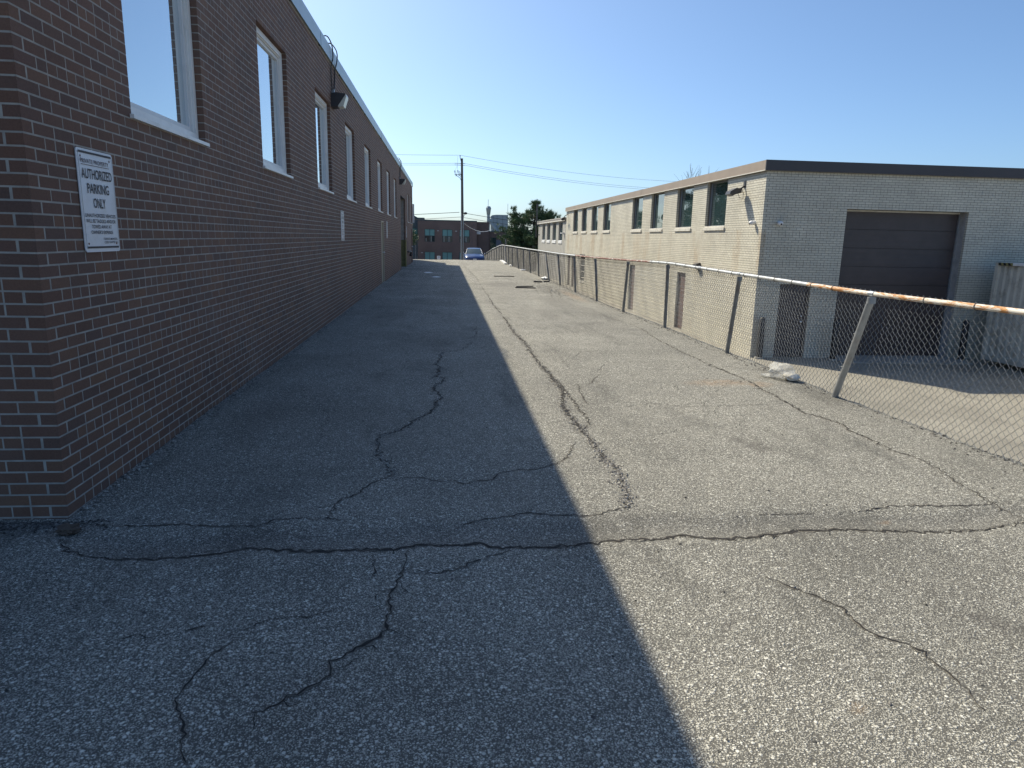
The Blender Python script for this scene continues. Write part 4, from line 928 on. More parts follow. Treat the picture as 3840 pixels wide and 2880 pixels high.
strip('rubber_strip', (2.38, 23.25), (2.95, 23.3), .09, .025, M_plank, 'farther of two dark flat strips lying on the alley near the rubble', 'debris')
strip('thin_board', (2.05, 29.4), (2.9, 29.25), .10, .03, simple('weathered_wood', (.22, .19, .15), .8), 'thin weathered board lying across the alley in the distance', 'board')
strip('broken_curb', (3.93, 49.6), (3.92, 45.4), .18, .07, M_white, 'long white broken strip lying along the far fence foot', 'debris')
strip('asphalt_slab', (3.30, 25.9), (3.62, 25.84), .15, .045, M_plank, 'dark broken asphalt slab at the fence-side joint, left one', 'debris')
strip('asphalt_slab', (3.68, 25.95), (3.9, 25.9), .12, .045, M_plank, 'dark broken asphalt slab at the fence-side joint, right one', 'debris')
def crumple(name, c, s, m, label, cat, seed):
    o_ = empty(name, c, label=label, cat=cat); bm = bmesh.new(); bmesh.ops.create_icosphere(bm, subdivisions=3, radius=1)
    for v in bm.verts:
        d = v.co.normalized(); k = .7+.55*mn.noise(d*2.3+Vector((seed, 0, 0)))+.2*abs(mn.noise(d*7))
        v.co = Vector((c[0]+d.x*s[0]*k, c[1]+d.y*s[1]*k, float(gz(c[0], c[1]))+max(.003, s[2]*.6+d.z*s[2]*k)))
    m_ = MB(); bm.verts.index_update(); m_.add([v.co for v in bm.verts], [tuple(v.index for v in f.verts) for f in bm.faces]); bm.free(); m_.build('crumpled_sheet', m, o_)
crumple('litter', (3.96, 27.6, 0), (.16, .28, .09), M_white, 'white litter caught at the foot of the leaning fence post', 'litter', 1)
crumple('litter', (3.95, 42.5, 0), (.12, .3, .07), M_white, 'small white litter at the far fence foot', 'litter', 4)
crumple('litter', (3.95, 35.4, 0), (.16, .2, .05), M_sign, 'pale scrap by the fence foot midway along the alley', 'litter', 7)
crumple('litter', (-.75, 31.5, 0), (.22, .4, .015), M_white, 'flat white scrap in the shade near the far end', 'litter', 8)
crumple('litter', (-.35, 28.2, 0), (.2, .3, .012), M_sign, 'flat pale scrap in the shade, nearer one', 'litter', 9)
crumple('fallen_stone', (-2.03, 3.70, 0), (.07, .06, .04), simple('brown_stone', (.09, .065, .05), .9), 'brown rounded stone at the foot of the brick corner', 'stone', 3)
# rubble and grit: nobody could count these
def scatter(name, n, fn, label, m, par=None):
    base = np.array([(1, 0, 0), (-1, 0, 0), (0, 1, 0), (0, -1, 0), (0, 0, 1), (0, 0, -1)], float)
    tf = np.array([(0, 2, 4), (2, 1, 4), (1, 3, 4), (3, 0, 4), (2, 0, 5), (1, 2, 5), (3, 1, 5), (0, 3, 5)])
    vs = []; fs = []
    for i in range(n):
        x, y, s = fn(); a = random.uniform(0, PI); ca, sa = math.cos(a), math.sin(a)
        b = base*np.array([s*random.uniform(.6, 1.5), s*random.uniform(.6, 1.3), s*random.uniform(.35, .8)])*rng.uniform(.7, 1.2, (6, 1))
        b = np.stack([b[:, 0]*ca-b[:, 1]*sa, b[:, 0]*sa+b[:, 1]*ca, b[:, 2]], 1)+np.array([x, y, float(gz(x, y))+s*.25])
        vs.append(b); fs.append(tf+6*i)
    o_ = np_mesh(name, np.concatenate(vs), np.concatenate(fs), m, tris=True, parent=par); tag(o_, label, kind='stuff'); return o_
M_chip = brick_mat('stone_chips', [(0.10, .095, .09), (.30, .28, .25), (.42, .39, .34), (.18, .165, .15), (.5, .47, .42)], .9)
M_dchip = brick_mat('dark_chips', [(0.04, .038, .036), (.08, .075, .07), (.14, .13, .12), (.24, .22, .2)], .9)
def f_rub():
    return (min(4.0, random.gauss(3.45, .38)), random.gauss(22.4, 1.7), random.uniform(.006, .018)*random.uniform(.5, 1.2))
scatter('loose_rubble', 1500, f_rub, 'loose broken asphalt rubble beside the fence', M_chip)
main = CRACKS[9][1]; par2 = CRACKS[10][1]
def f_cr():
    i = random.randrange(4, len(main)-1); a, b = main[i], main[i+1]; t_ = random.random()
    return (a[0]+(b[0]-a[0])*t_+random.gauss(0, .035), a[1]+(b[1]-a[1])*t_+random.gauss(0, .03), random.uniform(.003, .012))
scatter('crack_grit', 1500, f_cr, 'loose stone chips along the broken long joint', M_chip)
shade = CRACKS[1][1]
def f_sh():
    i = random.randrange(0, len(shade)-1); a, b = shade[i], shade[i+1]; t_ = random.random()
    return (a[0]+(b[0]-a[0])*t_+random.gauss(0, .02), a[1]+(b[1]-a[1])*t_+random.gauss(0, .02), random.uniform(.003, .010))
scatter('crack_grit', 500, f_sh, 'loose chips in the winding shaded crack', M_chip)
scatter('crack_grit', 900, f_long, 'small chips along the long fence-side joint', M_chip) if 0 else None
def f_wall():
    y = random.uniform(3.8, 16); return (LX+abs(random.gauss(0, .045))+.008, y, random.uniform(.003, .014))
scatter('wall_foot_grit', 2400, f_wall, 'grit gathered along the foot of the brick wall', M_chip)
def f_fence():
    y = random.uniform(4, 26); return (float(edge(y))-abs(random.gauss(0, .12))-.02, y, random.uniform(.004, .014))
scatter('fence_foot_grit', 1400, f_fence, 'grit and dirt gathered along the pavement edge', M_dchip)
def f_any():
    return (random.uniform(-1.8, 3.9), random.uniform(1.2, 14), random.choice([.004, .005, .006, .009]))
scatter('loose_gravel', 700, f_any, 'stray small stones on the asphalt', M_dchip)
def f_corner():
    return (random.gauss(-2.3, .22), 3.86-abs(random.gauss(0, .05)), random.uniform(.004, .014))
scatter('dirt', 600, f_corner, 'dark dirt along the front foot of the brick wall', M_dchip)

# ================================================================== utility pole and wires
px, py = 1.92, 80.0; gzp = float(gz(px, py))
t = empty('utility_pole', (px, py, gzp), label='tall grey wooden utility pole behind the parked blue car', cat='pole')
M_pole = simple('weathered_pole_wood', (.12, .105, .095), .9, var=.2, nsc=3)
m_ = MB(); m_.tube([(px, py, gzp-.3), (px-.02, py, 4.3), (px-.10, py, 10.1)], [.17, .155, .125], 14); m_.build('shaft', M_pole, t)
M_pguard = simple('pale_pole_guard', (.36, .38, .40), .5, .3)
m_ = MB(); m_.tube([(px-.115, py-.13, gzp), (px-.115, py-.13, 4.2)], .055, 8); m_.build('conduit', M_pguard, t)
m_ = MB(); m_.tube([(px+.09, py-.15, gzp), (px+.09, py-.15, 4.0)], .045, 8); m_.build('conduit', M_pguard, t)
m_ = MB(); m_.tube([(px-.2, py-.1, 9.8), (px-.30, py-.1, 10.15), (px-.31, py-.1, 10.42)], [.03, .03, .05], 8); m_.build('pin_insulator', M_bronze, t)
for zz in (9.38, 9.56):
    m_ = MB(); m_.tube([(px-.9, py-.05, zz), (px+.25, py-.05, zz)], .028, 6); m_.build('cross_bar', M_bronze, t)
for x, z in ((-.95, 8.38), (-.62, 8.42), (-.45, 8.30)):
    m_ = MB(); p_ = [(px+x, py-.1, z+.35), (px+x+.12, py-.1, z+.38), (px+x+.28, py-.1, z-.12), (px+x+.20, py-.1, z-.2), (px+x, py-.1, z+.35)]
    m_.tube(p_, .03, 6); m_.build('fuse_cutout', M_black, t)
m_ = MB(); m_.tube([(px-.1, py-.1, 8.35), (px-.9, py-.1, 8.35)], .03, 6); m_.tube([(px-.1, py-.1, 7.6), (px-.3, py-.1, 8.0), (px-.75, py-.1, 8.3)], .03, 6); m_.build('bracket', M_black, t)
for x in (-.9, -.55): MB().tube([(px+x, py-.1, 8.75), (px-.6, py-.08, 9.3), (px-.55, py-.06, 10.35)], .008, 4).build('jumper_wire', M_bronze, t)
m_ = MB(); m_.tube([(px+.1, py-.1, 3.3), (px+.12, py-.15, 3.8), (px+.28, py-.2, 4.15)], .03, 6); m_.build('lamp_arm', M_galv, t)
m_ = MB(); m_.sphere((px+.33, py-.3, 4.2), .19, 12, 8, 1.1, 1.6, .7); m_.build('lamp_head', M_bronze, t)
def wire(name, A, B, sag, label, r=.013, mat_=M_black):
    A, B = Vector(A), Vector(B); P = []
    for i in range(25): s = i/24; p = A+(B-A)*s; p.z -= 4*sag*s*(1-s); P.append(p)
    o_ = MB().tube(P, r, 4).build(name, mat_); tag(o_, label, 'wire', 'overhead wires at the utility pole'); return o_
TL = (px-.3, py-.1)
wire('overhead_wire', (px-.31, py-.1, 10.42), (-45, 80, 10.5), .35, 'topmost wire running left from the utility pole')
wire('overhead_wire', (px-.1, py-.05, 9.58), (-45, 80, 9.7), .45, 'second wire from the top running left from the utility pole')
wire('overhead_wire', (px-.1, py-.05, 9.40), (-45, 80, 9.5), .45, 'third wire from the top running left from the utility pole')
wire('overhead_wire', (px-.31, py-.1, 10.42), (60, 110, 12.2), 1.7, 'topmost wire running right from the utility pole')
wire('overhead_wire', (px+.1, py-.05, 9.58), (60, 110, 11.2), 1.8, 'second wire from the top running right from the utility pole')
wire('overhead_wire', (px+.1, py-.05, 9.40), (60, 110, 10.9), 1.8, 'third wire from the top running right from the utility pole')
wire('overhead_wire', (px-.35, py-.1, 4.30), (-45, 80, 2.0), .3, 'upper cable running left just above the office roof', .028)
wire('overhead_wire', (px-.1, py-.1, 3.80), (-45, 80, 1.2), .3, 'lower cable running left just above the office roof', .02)
wire('overhead_wire', (px+.2, py-.1, 4.22), (60, 110, 4.6), 1.9, 'upper cable running right towards the pine tree', .024)
wire('overhead_wire', (px+.12, py-.1, 3.74), (60, 110, 4.0), 1.9, 'lower cable running right towards the pine tree', .02)
wire('overhead_wire', (px+.2, py-.1, 3.1), (6.2, 94, 2.65), .55, 'pale slack cable from the pole to the office wall', .03, M_sash)

# ================================================================== parked car
def car():
    Y0 = 64.6; X0 = 2.72; zg = float(np.interp(66.5, PROF_Y, PROF_Z))-.02
    t = empty('parked_car', (X0, Y0+2.3, zg), label='metallic blue sedan facing the camera at the far end of the alley', cat='car')
    mp, tp, bp = mat('metallic_blue_paint'); bp.inputs['Base Color'].default_value = (.008, .035, .14, 1); bp.inputs['Metallic'].default_value = 0; bp.inputs['Roughness'].default_value = .28
    bp.inputs['Coat Weight'].default_value = 0.15; bp.inputs['Coat Roughness'].default_value = .05
    def P(x, y, z): return (X0+x, Y0+y, zg+z)
    st = [(0.0, .60, .34, .52, .60, .58), (.10, .78, .24, .60, .70, .68), (.35, .88, .20, .66, .80, .78), (.9, .92, .18, .72, .84, .88), (1.45, .93, .18, .78, .82, .98), (2.4, .93, .18, .80, .86, .96), (3.6, .93, .18, .84, .86, .98), (4.3, .88, .24, .88, .80, 1.02), (4.65, .74, .36, .80, .66, .95)]
    m_ = MB(); rows = []
    for y, hw, zl, zm, bw, zt in st:
        half = [(0, zl), (hw*.8, zl), (hw*.97, zl+.08), (hw, (zl+zm)/2), (hw, zm), (bw, zt-.05), (bw*.8, zt-.01), (0, zt+.02)]
        rows.append([(-x, z) for x, z in half[::-1]]+half[1:])
    n = len(rows[0]); vs = [P(x, s[0], z) for s, r in zip(st, rows) for x, z in r]
    fs = [(i*n+k, i*n+(k+1), (i+1)*n+(k+1), (i+1)*n+k) for i in range(len(st)-1) for k in range(n-1)]
    m_.add(vs, fs, True); m_.add([P(x, st[0][0], z) for x, z in rows[0]], [tuple(range(n))]); m_.add([P(x, st[-1][0], z) for x, z in rows[-1]], [tuple(range(n))])
    body = m_.build('body', mp, t)
    cab = [(1.30, .76, .90, .74, .93), (2.15, .86, .93, .60, 1.38), (2.9, .86, .93, .62, 1.44), (3.6, .84, .95, .58, 1.36), (4.35, .66, .99, .60, 1.02)]
    c = MB()
    for i in range(4):
        a, b = cab[i], cab[i+1]
        for s in (-1, 1): c.add([P(s*a[1], a[0], a[2]), P(s*b[1], b[0], b[2]), P(s*b[3], b[0], b[4]), P(s*a[3], a[0], a[4])], [(0, 1, 2, 3)])
    c.build('side_window', M_glassD, t)
    r = MB(); R_ = []
    for y, w, z in ((2.15, .60, 1.38), (2.5, .62, 1.43), (2.9, .62, 1.45), (3.3, .60, 1.42), (3.6, .58, 1.37)): R_.append([P(-w-.02, y, z), P(-w*.6, y, z+.03), P(0, y, z+.04), P(w*.6, y, z+.03), P(w+.02, y, z)])
    r.add([p for q_ in R_ for p in q_], [(i*5+k, i*5+k+1, (i+1)*5+k+1, (i+1)*5+k) for i in range(4) for k in range(4)], True)
    for s in (-1, 1): r.tube([P(s*.78, 1.32, .93), P(s*.64, 2.15, 1.39)], .035, 6); r.tube([P(s*.62, 2.15, 1.40), P(s*.63, 2.9, 1.45), P(s*.60, 3.6, 1.38), P(s*.62, 4.3, 1.04)], .03, 6)
    r.build('roof', mp, t)
    w = MB(); R_ = []
    for y, hw, z in ((1.28, .76, .93), (1.7, .70, 1.18), (2.17, .60, 1.405)): R_.append([P(-hw, y+.05, z), P(-hw*.5, y-.01, z+.01), P(0, y-.03, z+.015), P(hw*.5, y-.01, z+.01), P(hw, y+.05, z)])
    w.add([p for q_ in R_ for p in q_], [(i*5+k, i*5+k+1, (i+1)*5+k+1, (i+1)*5+k) for i in range(2) for k in range(4)], True)
    w.build('windshield', M_glassD, t)
    for s in (-1, 1):
        h = MB(); h.add([P(s*.50, .135, .60), P(s*.80, .28, .62), P(s*.84, .44, .74), P(s*.60, .22, .70)], [(0, 1, 2, 3)]); h.add([P(s*.50, .125, .60), P(s*.80, .26, .62), P(s*.60, .20, .70)], [(0, 1, 2)]); h.build('headlight', M_white, t)
        k = MB(); k.sphere(P(s*1.0, 1.45, .98), .09, 10, 6, 1.0, 1.2, .75); k.tube([P(s*.86, 1.5, .92), P(s*.98, 1.47, .95)], .03, 6); k.build('mirror', mp, t)
        for yw in (.85, 3.75):
            q_ = MB(); q_.tube([P(s*.74, yw, .34), P(s*.935, yw, .34)], .34, 20); wh = q_.build('wheel', M_black, t)
            q_ = MB(); q_.tube([P(s*.9, yw, .34), P(s*.945, yw, .34)], .22, 12); q_.build('rim', M_galv, wh)
    g = MB(); g.box(X0-.58, X0+.58, Y0-.01, Y0+.2, zg+.22, zg+.36); g.build('lower_grille', M_black, t)
    g = MB(); g.box(X0-.16, X0+.16, Y0-.03, Y0-.01, zg+.42, zg+.55); g.build('number_plate', M_white, t)
    g = MB(); g.box(X0-.04, X0+.04, Y0+.06, Y0+.09, zg+.60, zg+.63); g.build('badge', M_sash, t)
    g = MB(); g.box(X0-.12, X0+.0, Y0+1.9, Y0+1.93, zg+1.20, zg+1.26); g.build('rear_view_mirror', M_sash, t)
car()

# ================================================================== office building across the street
OY = 95.0
ob = empty('office_building', (0, OY, -3.2), label='two-storey brown brick office with teal windows at the end of the alley', cat='building')
M_obrick = brick_mat('office_brick', [(0.095, 0.052, 0.040), (0.105, 0.058, 0.044)], .85)
def tex_brick(name, c1, c2, mc):
    m, t, b = mat(name); n = N(t); bt = n.node('ShaderNodeTexBrick'); n.put(bt, 'Vector', None)
    cx = n.node('ShaderNodeCombineXYZ'); q = n.xyz(n.pos()); n.put(cx, 0, q[0]); n.put(cx, 1, q[2]); t.links.new(cx.outputs[0], bt.inputs['Vector'])
    bt.inputs['Scale'].default_value = 1; bt.inputs['Brick Width'].default_value = .3; bt.inputs['Row Height'].default_value = .1; bt.inputs['Mortar Size'].default_value = .008
    bt.inputs['Color1'].default_value = (*c1, 1); bt.inputs['Color2'].default_value = (*c2, 1); bt.inputs['Mortar'].default_value = (*mc, 1)
    c = n.mix(1.0, bt.outputs[0], n.ramp(n.noise(n.pos(), .5, 4), [(.3, .85), (.7, 1.12)]), 'MULTIPLY'); t.links.new(c, b.inputs['Base Color']); b.inputs['Roughness'].default_value = .85
    return m
M_ob = tex_brick('office_brown_brick', (.205, .138, .118), (.225, .15, .13), (.21, .165, .145)); M_ob2 = tex_brick('office_dark_brick', (.15, .10, .088), (.165, .11, .095), (.16, .125, .11))
M_cap = simple('teal_parapet_cap', (.06, .09, .10), .5)
wins = [(-2.75, -1.39), (-.40, .95), (1.90, 3.25)]
m_ = MB(); O_ = Vector((-3.65, OY, 0))
ops = [(a+3.65, b+3.65, .87, 2.55) for a, b in wins]+[(a+3.65, b+3.65, -2.1, -.44) for a, b in wins]
wall_slab(m_, O_, UX, -UY, 7.87, -3.4, 3.62, ops, .3, 0)
m_.box(-3.65, 4.22, OY+.5, OY+14, -3.4, 3.55); m_.build('wall', M_ob, ob)
MB().box(-3.66, -2.80, OY-.03, OY+3, 3.62, 4.0).build('parapet', M_cap, ob); MB().box(-2.80, 4.24, OY-.03, OY+3, 3.62, 3.76).build('parapet', M_cap, ob)
m_ = MB(); m_.box(4.22, 5.88, OY+.6, OY+12, -3.4, 3.45); m_.box(4.22, 5.9, OY+.57, OY+12, 3.45, 3.64); m_.build('wall', M_ob2, ob)
m_ = MB(); m_.box(5.88, 12.5, OY+.9, OY+12, -3.4, 2.36); m_.build('wall', M_ob2, ob)
MB().box(5.85, 12.5, OY+.85, OY+12, 2.36, 2.46).build('parapet', M_cap, ob)
m_ = MB(); m_.box(6.1, 6.9, OY+.84, OY+.9, -1.4, 1.6); m_.build('dark_opening', M_glassD, ob); m_ = MB(); m_.box(6.9, 7.6, OY+.86, OY+.9, -1.4, 1.3); m_.build('shutter', simple('grey_shutter', (.13, .14, .17), .6), ob)
m_ = MB(); m_.box(-9, -3.65, OY+.8, OY+10, -3.4, 3.7); m_.build('glass_bay', simple('blue_grey_panel', (.09, .12, .14), .5), ob)
m_ = MB(); m_.prism([(-9, 3.7), (-4.3, 4.35), (-3.65, 4.0), (-3.65, 3.7)], 1, OY+.78, OY+9); m_.build('bay_roof', M_cap, ob)
w = MB(); w.box(-4.5, -3.72, OY+.72, OY+.8, 1.2, 2.56); w = w.build('window', M_glassT, ob)
for x in (-4.0, -3.78): MB().box(x-.06, x+.03, OY+.6, OY+.7, -3.3, 1.1).build('column', M_pguard, ob)
M_blind = simple('teal_blind', (.20, .40, .38), .45, var=.08, nsc=.8)
def owin(x0, x1, z0, z1, split, y=OY):
    f = MB(); T = .05; xm = (x0+x1)/2
    f.box(x0+.005, x0+T, y+.08, y+.16, z0+.005, z1-.005); f.box(x1-T, x1-.005, y+.08, y+.16, z0+.005, z1-.005); f.box(xm-.035, xm+.035, y+.08, y+.16, z0+T, z1-T)
    f.box(x0+T, x1-T, y+.08, y+.16, z1-T, z1-.005); f.box(x0+T, x1-T, y+.08, y+.16, z0+.005, z0+T)
    w = f.build('window', M_cap, ob)
    zs = z0+(z1-z0)*split
    for a, b in ((x0+T, xm-.035), (xm+.035, x1-T)):
        MB().box(a, b, y+.11, y+.13, zs, z1-T).build('pane', M_blind, w)
        MB().box(a, b, y+.115, y+.13, z0+T, zs-.004).build('pane', M_glassD if split > .3 else M_glassT, w)
    if split > .3:
        for a, b in ((x0+T, xm-.035), (xm+.035, x1-T)):
            MB().box(a+.08, a+.20+random.random()*.2, y+.108, y+.114, z0+T, z0+.45+random.random()*.5).build('pale_strip', simple_w, w)  # pale upright strips set in front of the lower panes
simple_w = simple('pale_pane_strip', (.30, .30, .27), .8)
for a, b in wins: owin(a, b, .87, 2.55, .49)
for a, b in wins: owin(a, b, -2.1, -.44, .15)
for x in (-.98, 1.45, -3.1):
    MB().box(x-.12, x+.12, OY-.04, OY-.002, 2.30 if x > -3 else -.62, 2.38 if x > -3 else -.54).build('vent', M_sash, ob)
m_ = MB(); m_.box(4.1, 4.75, OY+.3, OY+.6, 2.0, 2.35); m_.build('wall_lamp', M_sash, ob)
t = empty('street_sign', (-.85, 78, -1.7), label='small white and blue sign on a post left of the utility pole', cat='sign')
k_ = 78/95
MB().tube([(-.72, 78, -2.2), (-.72, 78, -.46)], .03, 8).build('post', M_galv, t)
MB().box(-.90, -.53, 77.94, 77.96, -.86, -.50).build('plate', M_white, t); MB().box(-.83, -.53, 77.94, 77.96, -1.20, -.90).build('plate', M_white, t)
M_bl = simple('blue_sign_print', (.08, .12, .32), .5)
for z in (-.62, -.74, -1.0, -1.1): MB().add([(-.80, 77.935, z), (-.60, 77.935, z), (-.60, 77.935, z+.05), (-.80, 77.935, z+.05)], [(0, 1, 2, 3)]).build('print', M_bl, t)

# ================================================================== pale industrial tower far behind
TY = 250.0
ib = empty('industrial_tower', (15, TY, -4), label='pale blue-grey industrial tower and block rising far behind the office roof', cat='building')
M_tow = simple('pale_grey_cladding', (.30, .36, .40), .7, var=.04); M_tow2 = simple('tower_glazing', (.38, .42, .42), .4); M_towd = simple('tower_dark_rib', (.13, .17, .20), .6)
cx = 15.15
def frust(mb, zs_, n=8, c=cx):
    vs = [(c+r*math.cos(2*PI*(k+.5)/n), TY+r*math.sin(2*PI*(k+.5)/n), z) for z, r in zs_ for k in range(n)]
    fs = [(i*n+k, i*n+(k+1) % n, (i+1)*n+(k+1) % n, (i+1)*n+k) for i in range(len(zs_)-1) for k in range(n)]+[tuple(range((len(zs_)-1)*n, len(zs_)*n))]; return mb.add(vs, fs)
frust(MB(), [(11.2, .86), (11.7, .96), (12.35, .60)]).build('tower_cap', M_tow, ib)
frust(MB(), [(9.5, .52), (11.25, .86)]).build('tower_cab', M_tow2, ib)
m_ = MB()
for k in range(8):
    a = 2*PI*(k+.5)/8; m_.tube([(cx+.55*math.cos(a), TY+.55*math.sin(a), 9.4), (cx+.90*math.cos(a), TY+.90*math.sin(a), 11.7)], .06, 4)
m_.build('cab_rib', M_towd, ib)
frust(MB(), [(-4, .6), (9.4, .55), (9.55, .62)]).build('tower_shaft', M_tow, ib)
MB().tube([(cx-.15, TY, 12.3), (cx-.15, TY, 14.7)], .07, 6).build('antenna', M_towd, ib); MB().tube([(21.95, TY, 9.6), (21.95, TY, 13.4)], .06, 6).build('antenna', M_towd, ib)
m_ = MB(); m_.prism([(16.1, -4), (16.1, 9.1), (16.6, 9.4), (18.1, 9.58), (22.2, 9.6), (22.2, -4)], 1, TY+1, TY+12); m_.build('block', M_tow, ib)
for x in (16.9, 18.3, 20.3): MB().box(x-.05, x+.05, TY+.93, TY+1, -4, 9.3).build('panel_joint', M_towd, ib)
m_ = MB(); m_.tube([(22.2, TY+3, 9.6), (24.0, TY+3, 9.6), (24.0, TY+3, 7.9)], .06, 4); m_.tube([(22.9, TY+3, 9.6), (22.9, TY+3, 7.9)], .05, 4); m_.build('roof_railing', M_towd, ib)
m_ = MB(); m_.tube([(15.6, TY-.4, 8.0), (16.0, TY-.4, 6.6), (17.6, TY-.4, 4.8), (17.9, TY-.4, 3.0)], [.35, .5, .55, .6], 10); m_.build('duct', M_tow, ib)

# ================================================================== trees
M_bark = simple('dark_bark', (.07, .055, .045), .95)
def leaf_mat(name, c0, c1, c2):
    m, t, b = mat(name); n = N(t); r = n.rnd(); big = n.noise(n.pos(), .9, 3)
    c = n.ramp(n.math('ADD', n.math('MULTIPLY', r, .5), n.math('MULTIPLY', big, .5)), [(.2, c0), (.5, c1), (.85, c2)])
    t.links.new(c, b.inputs['Base Color']); b.inputs['Roughness'].default_value = .6; b.inputs['Specular IOR Level'].default_value = .3
    return m
M_pine = leaf_mat('pine_needles', (.05, .085, .05), (.095, .15, .07), (.18, .25, .10)); M_leaf = leaf_mat('green_leaves', (.03, .055, .018), (.06, .10, .03), (.12, .16, .05))
def tuft_mesh(pts, dirs, size, per, wdt):
    """a burst of thin needle blades at each tip"""
    n = len(pts); P = np.repeat(np.array(pts), per, 0); D = np.repeat(np.array(dirs), per, 0)
    r = rng.normal(0, 1, (n*per, 3)); d = D*0.9+r*0.65; d /= np.linalg.norm(d, axis=1, keepdims=True)
    s = rng.normal(0, 1, (n*per, 3)); s = np.cross(d, s); s /= np.linalg.norm(s, axis=1, keepdims=True)
    L = (size*rng.uniform(.6, 1.25, n*per))[:, None]; base = P+rng.normal(0, size*.12, P.shape)
    a = base-s*wdt*.5; b = base+s*wdt*.5; c = base+d*L
    V_ = np.stack([a, b, c], 1).reshape(-1, 3); F_ = np.arange(len(V_)).reshape(-1, 3); return V_, F_
def pine(cx, cy, z0, label):
    t = empty('pine_tree', (cx, cy, z0), label=label, cat='tree'); m_ = MB(); tips = []; dirs = []
    leaders = [((cx-.4, cy, z0), (cx+.55, cy, 5.45)), ((cx-.6, cy+.3, z0+1), (cx-2.1, cy+.2, 4.75)), ((cx-.2, cy-.3, z0+1), (cx+2.1, cy-.2, 4.5))]
    for a, b in leaders:
        A, B = Vector(a), Vector(b); m_.tube([A, A.lerp(B, .5)+Vector((.15, 0, 0)), B], [.16, .10, .02], 7)
    R_ = random.Random(5)
    def prof(z):   # half width of the crown at height z, around cx
        return float(np.interp(z, [z0+.3, .2, 1.2, 2.2, 3.0, 3.6, 4.2, 4.9, 5.7], [3.6, 4.6, 4.7, 4.3, 3.6, 3.0, 2.3, 1.3, .3]))
    for k in range(255):
        li = R_.choices([0, 1, 2], [5, 2.6, 2.4])[0]; A, B = Vector(leaders[li][0]), Vector(leaders[li][1]); s = R_.uniform(.12, 1.0); p = A.lerp(B, s)
        az = R_.uniform(0, 2*PI); rad = (prof(p.z) if li == 0 else 1.5*(1-s)+.35)*R_.uniform(.45, 1.0)*(1.0 if s < .93 else .5)
        e = p+Vector((math.cos(az)*rad, math.sin(az)*rad*.8, R_.uniform(.05, .55)*max(.3, rad*.35)))
        m_.tube([p, p.lerp(e, .6)-Vector((0, 0, .05)), e], [.035, .02, .008], 4, caps=False)
        n = max(4, int(rad*6))
        for q_ in range(n):
            u = 1-(q_/n)*.75; c = p.lerp(e, u)+Vector((R_.gauss(0, .16), R_.gauss(0, .16), R_.gauss(.05, .12)))
            d = (e-p).normalized()*.5+Vector((R_.gauss(0, .35), R_.gauss(0, .35), R_.uniform(.3, 1.1)))
            tips.append(tuple(c)); dirs.append(tuple(d.normalized()))
    m_.build('trunk', M_bark, t)
    V_, F_ = tuft_mesh(tips, dirs, .36, 20, .05); np_mesh('crown', V_, F_, M_pine, t, tris=True)
pine(9.75, 80.5, -2.2, 'dark green pine tree standing left of the grey annex')
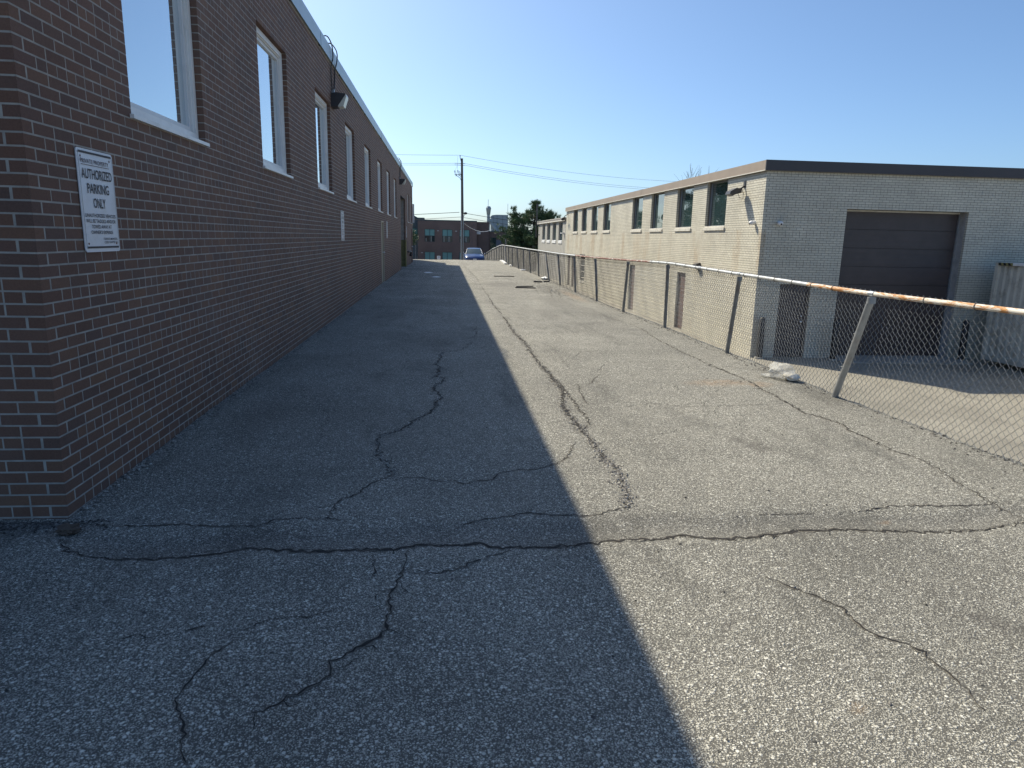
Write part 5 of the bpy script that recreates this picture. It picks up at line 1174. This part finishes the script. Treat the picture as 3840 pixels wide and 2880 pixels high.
def broad(cx, cy, z0, H, Rr, label, seed, n=16000):
    t = empty('leafy_tree', (cx, cy, z0), label=label, cat='tree', group='trees out of direct view beyond the brown building'); R_ = random.Random(seed); m_ = MB()
    m_.tube([(cx, cy, z0), (cx+.1, cy, z0+H*.35), (cx-.1, cy+.1, z0+H*.7)], [.25, .17, .07], 8)
    cl = []
    for k in range(34):
        a = R_.uniform(0, 2*PI); u = R_.uniform(-.7, 1); rr = Rr*math.sqrt(1-u*u*.8)*R_.uniform(.45, .95)
        c = Vector((cx+math.cos(a)*rr, cy+math.sin(a)*rr, z0+H*.60+u*H*.36)); cl.append((c, R_.uniform(.5, 1.05))); m_.tube([(cx, cy, z0+H*.35), Vector((cx, cy, z0+H*.5)).lerp(c, .6), c], [.07, .04, .015], 4, caps=False)
    m_.build('trunk', M_bark, t)
    per = n//34; P = []
    for c, r in cl:
        q_ = rng.normal(0, 1, (per, 3)); q_ /= np.linalg.norm(q_, axis=1, keepdims=True); P.append(np.array(c)+q_*r*rng.uniform(.5, 1.05, (per, 1))*np.array([1, 1, .8]))
    P = np.concatenate(P); a = rng.normal(0, 1, P.shape); b = rng.normal(0, 1, P.shape); a /= np.linalg.norm(a, axis=1, keepdims=True); b = np.cross(a, b); b /= np.linalg.norm(b, axis=1, keepdims=True)
    V_ = np.stack([P-a*.09, P+b*.05, P+a*.09, P-b*.05], 1).reshape(-1, 3); np_mesh('crown', V_, np.arange(len(V_)).reshape(-1, 4), M_leaf, t)
broad(-8.0, 62, -.7, 8.2, 3.4, 'broad leafy tree mirrored in the nearest windows of the cream building', 1)
broad(-11.5, 75, -1.4, 9.0, 3.8, 'leafy tree mirrored in the middle windows of the cream building', 2)
broad(-15, 92, -3.2, 11, 4.5, 'tall leafy tree mirrored in the far windows of the cream building', 3)
broad(-7.0, 86, -3.0, 8, 3.2, 'rounded leafy tree mirrored in the annex windows', 4)
def bare(cx, cy, z0, H, label):
    t = empty('bare_tree', (cx, cy, z0), label=label, cat='tree'); m_ = MB(); R_ = random.Random(11)
    def br(p, d, L, r, lv):
        P = [p]; q_ = p; dd = d
        for k in range(4): dd = (dd+Vector((R_.gauss(0, .12), R_.gauss(0, .12), R_.gauss(.04, .08)))).normalized(); q_ = q_+dd*L/4; P.append(q_)
        m_.tube(P, [r*(1-.14*k) for k in range(5)], 5 if lv < 2 else 3, caps=False)
        if lv < 5:
            for k in range(3 if lv < 2 else 2):
                a = R_.uniform(0, 2*PI); s = Vector((math.cos(a), math.sin(a), 0)); nd = (dd*1.0+s*R_.uniform(.25, .6)+Vector((0, 0, .25))).normalized(); br(P[R_.choice([3, 4])], nd, L*R_.uniform(.62, .85), max(r*.55, .012), lv+1)
    br(Vector((cx, cy, z0)), Vector((0, 0, 1)), H*.34, .16, 0)
    m_.build('trunk', M_bark, t)
bare(20.7, 56, LZ, 8.2, 'bare leafless tree tips rising behind the cream building roof')
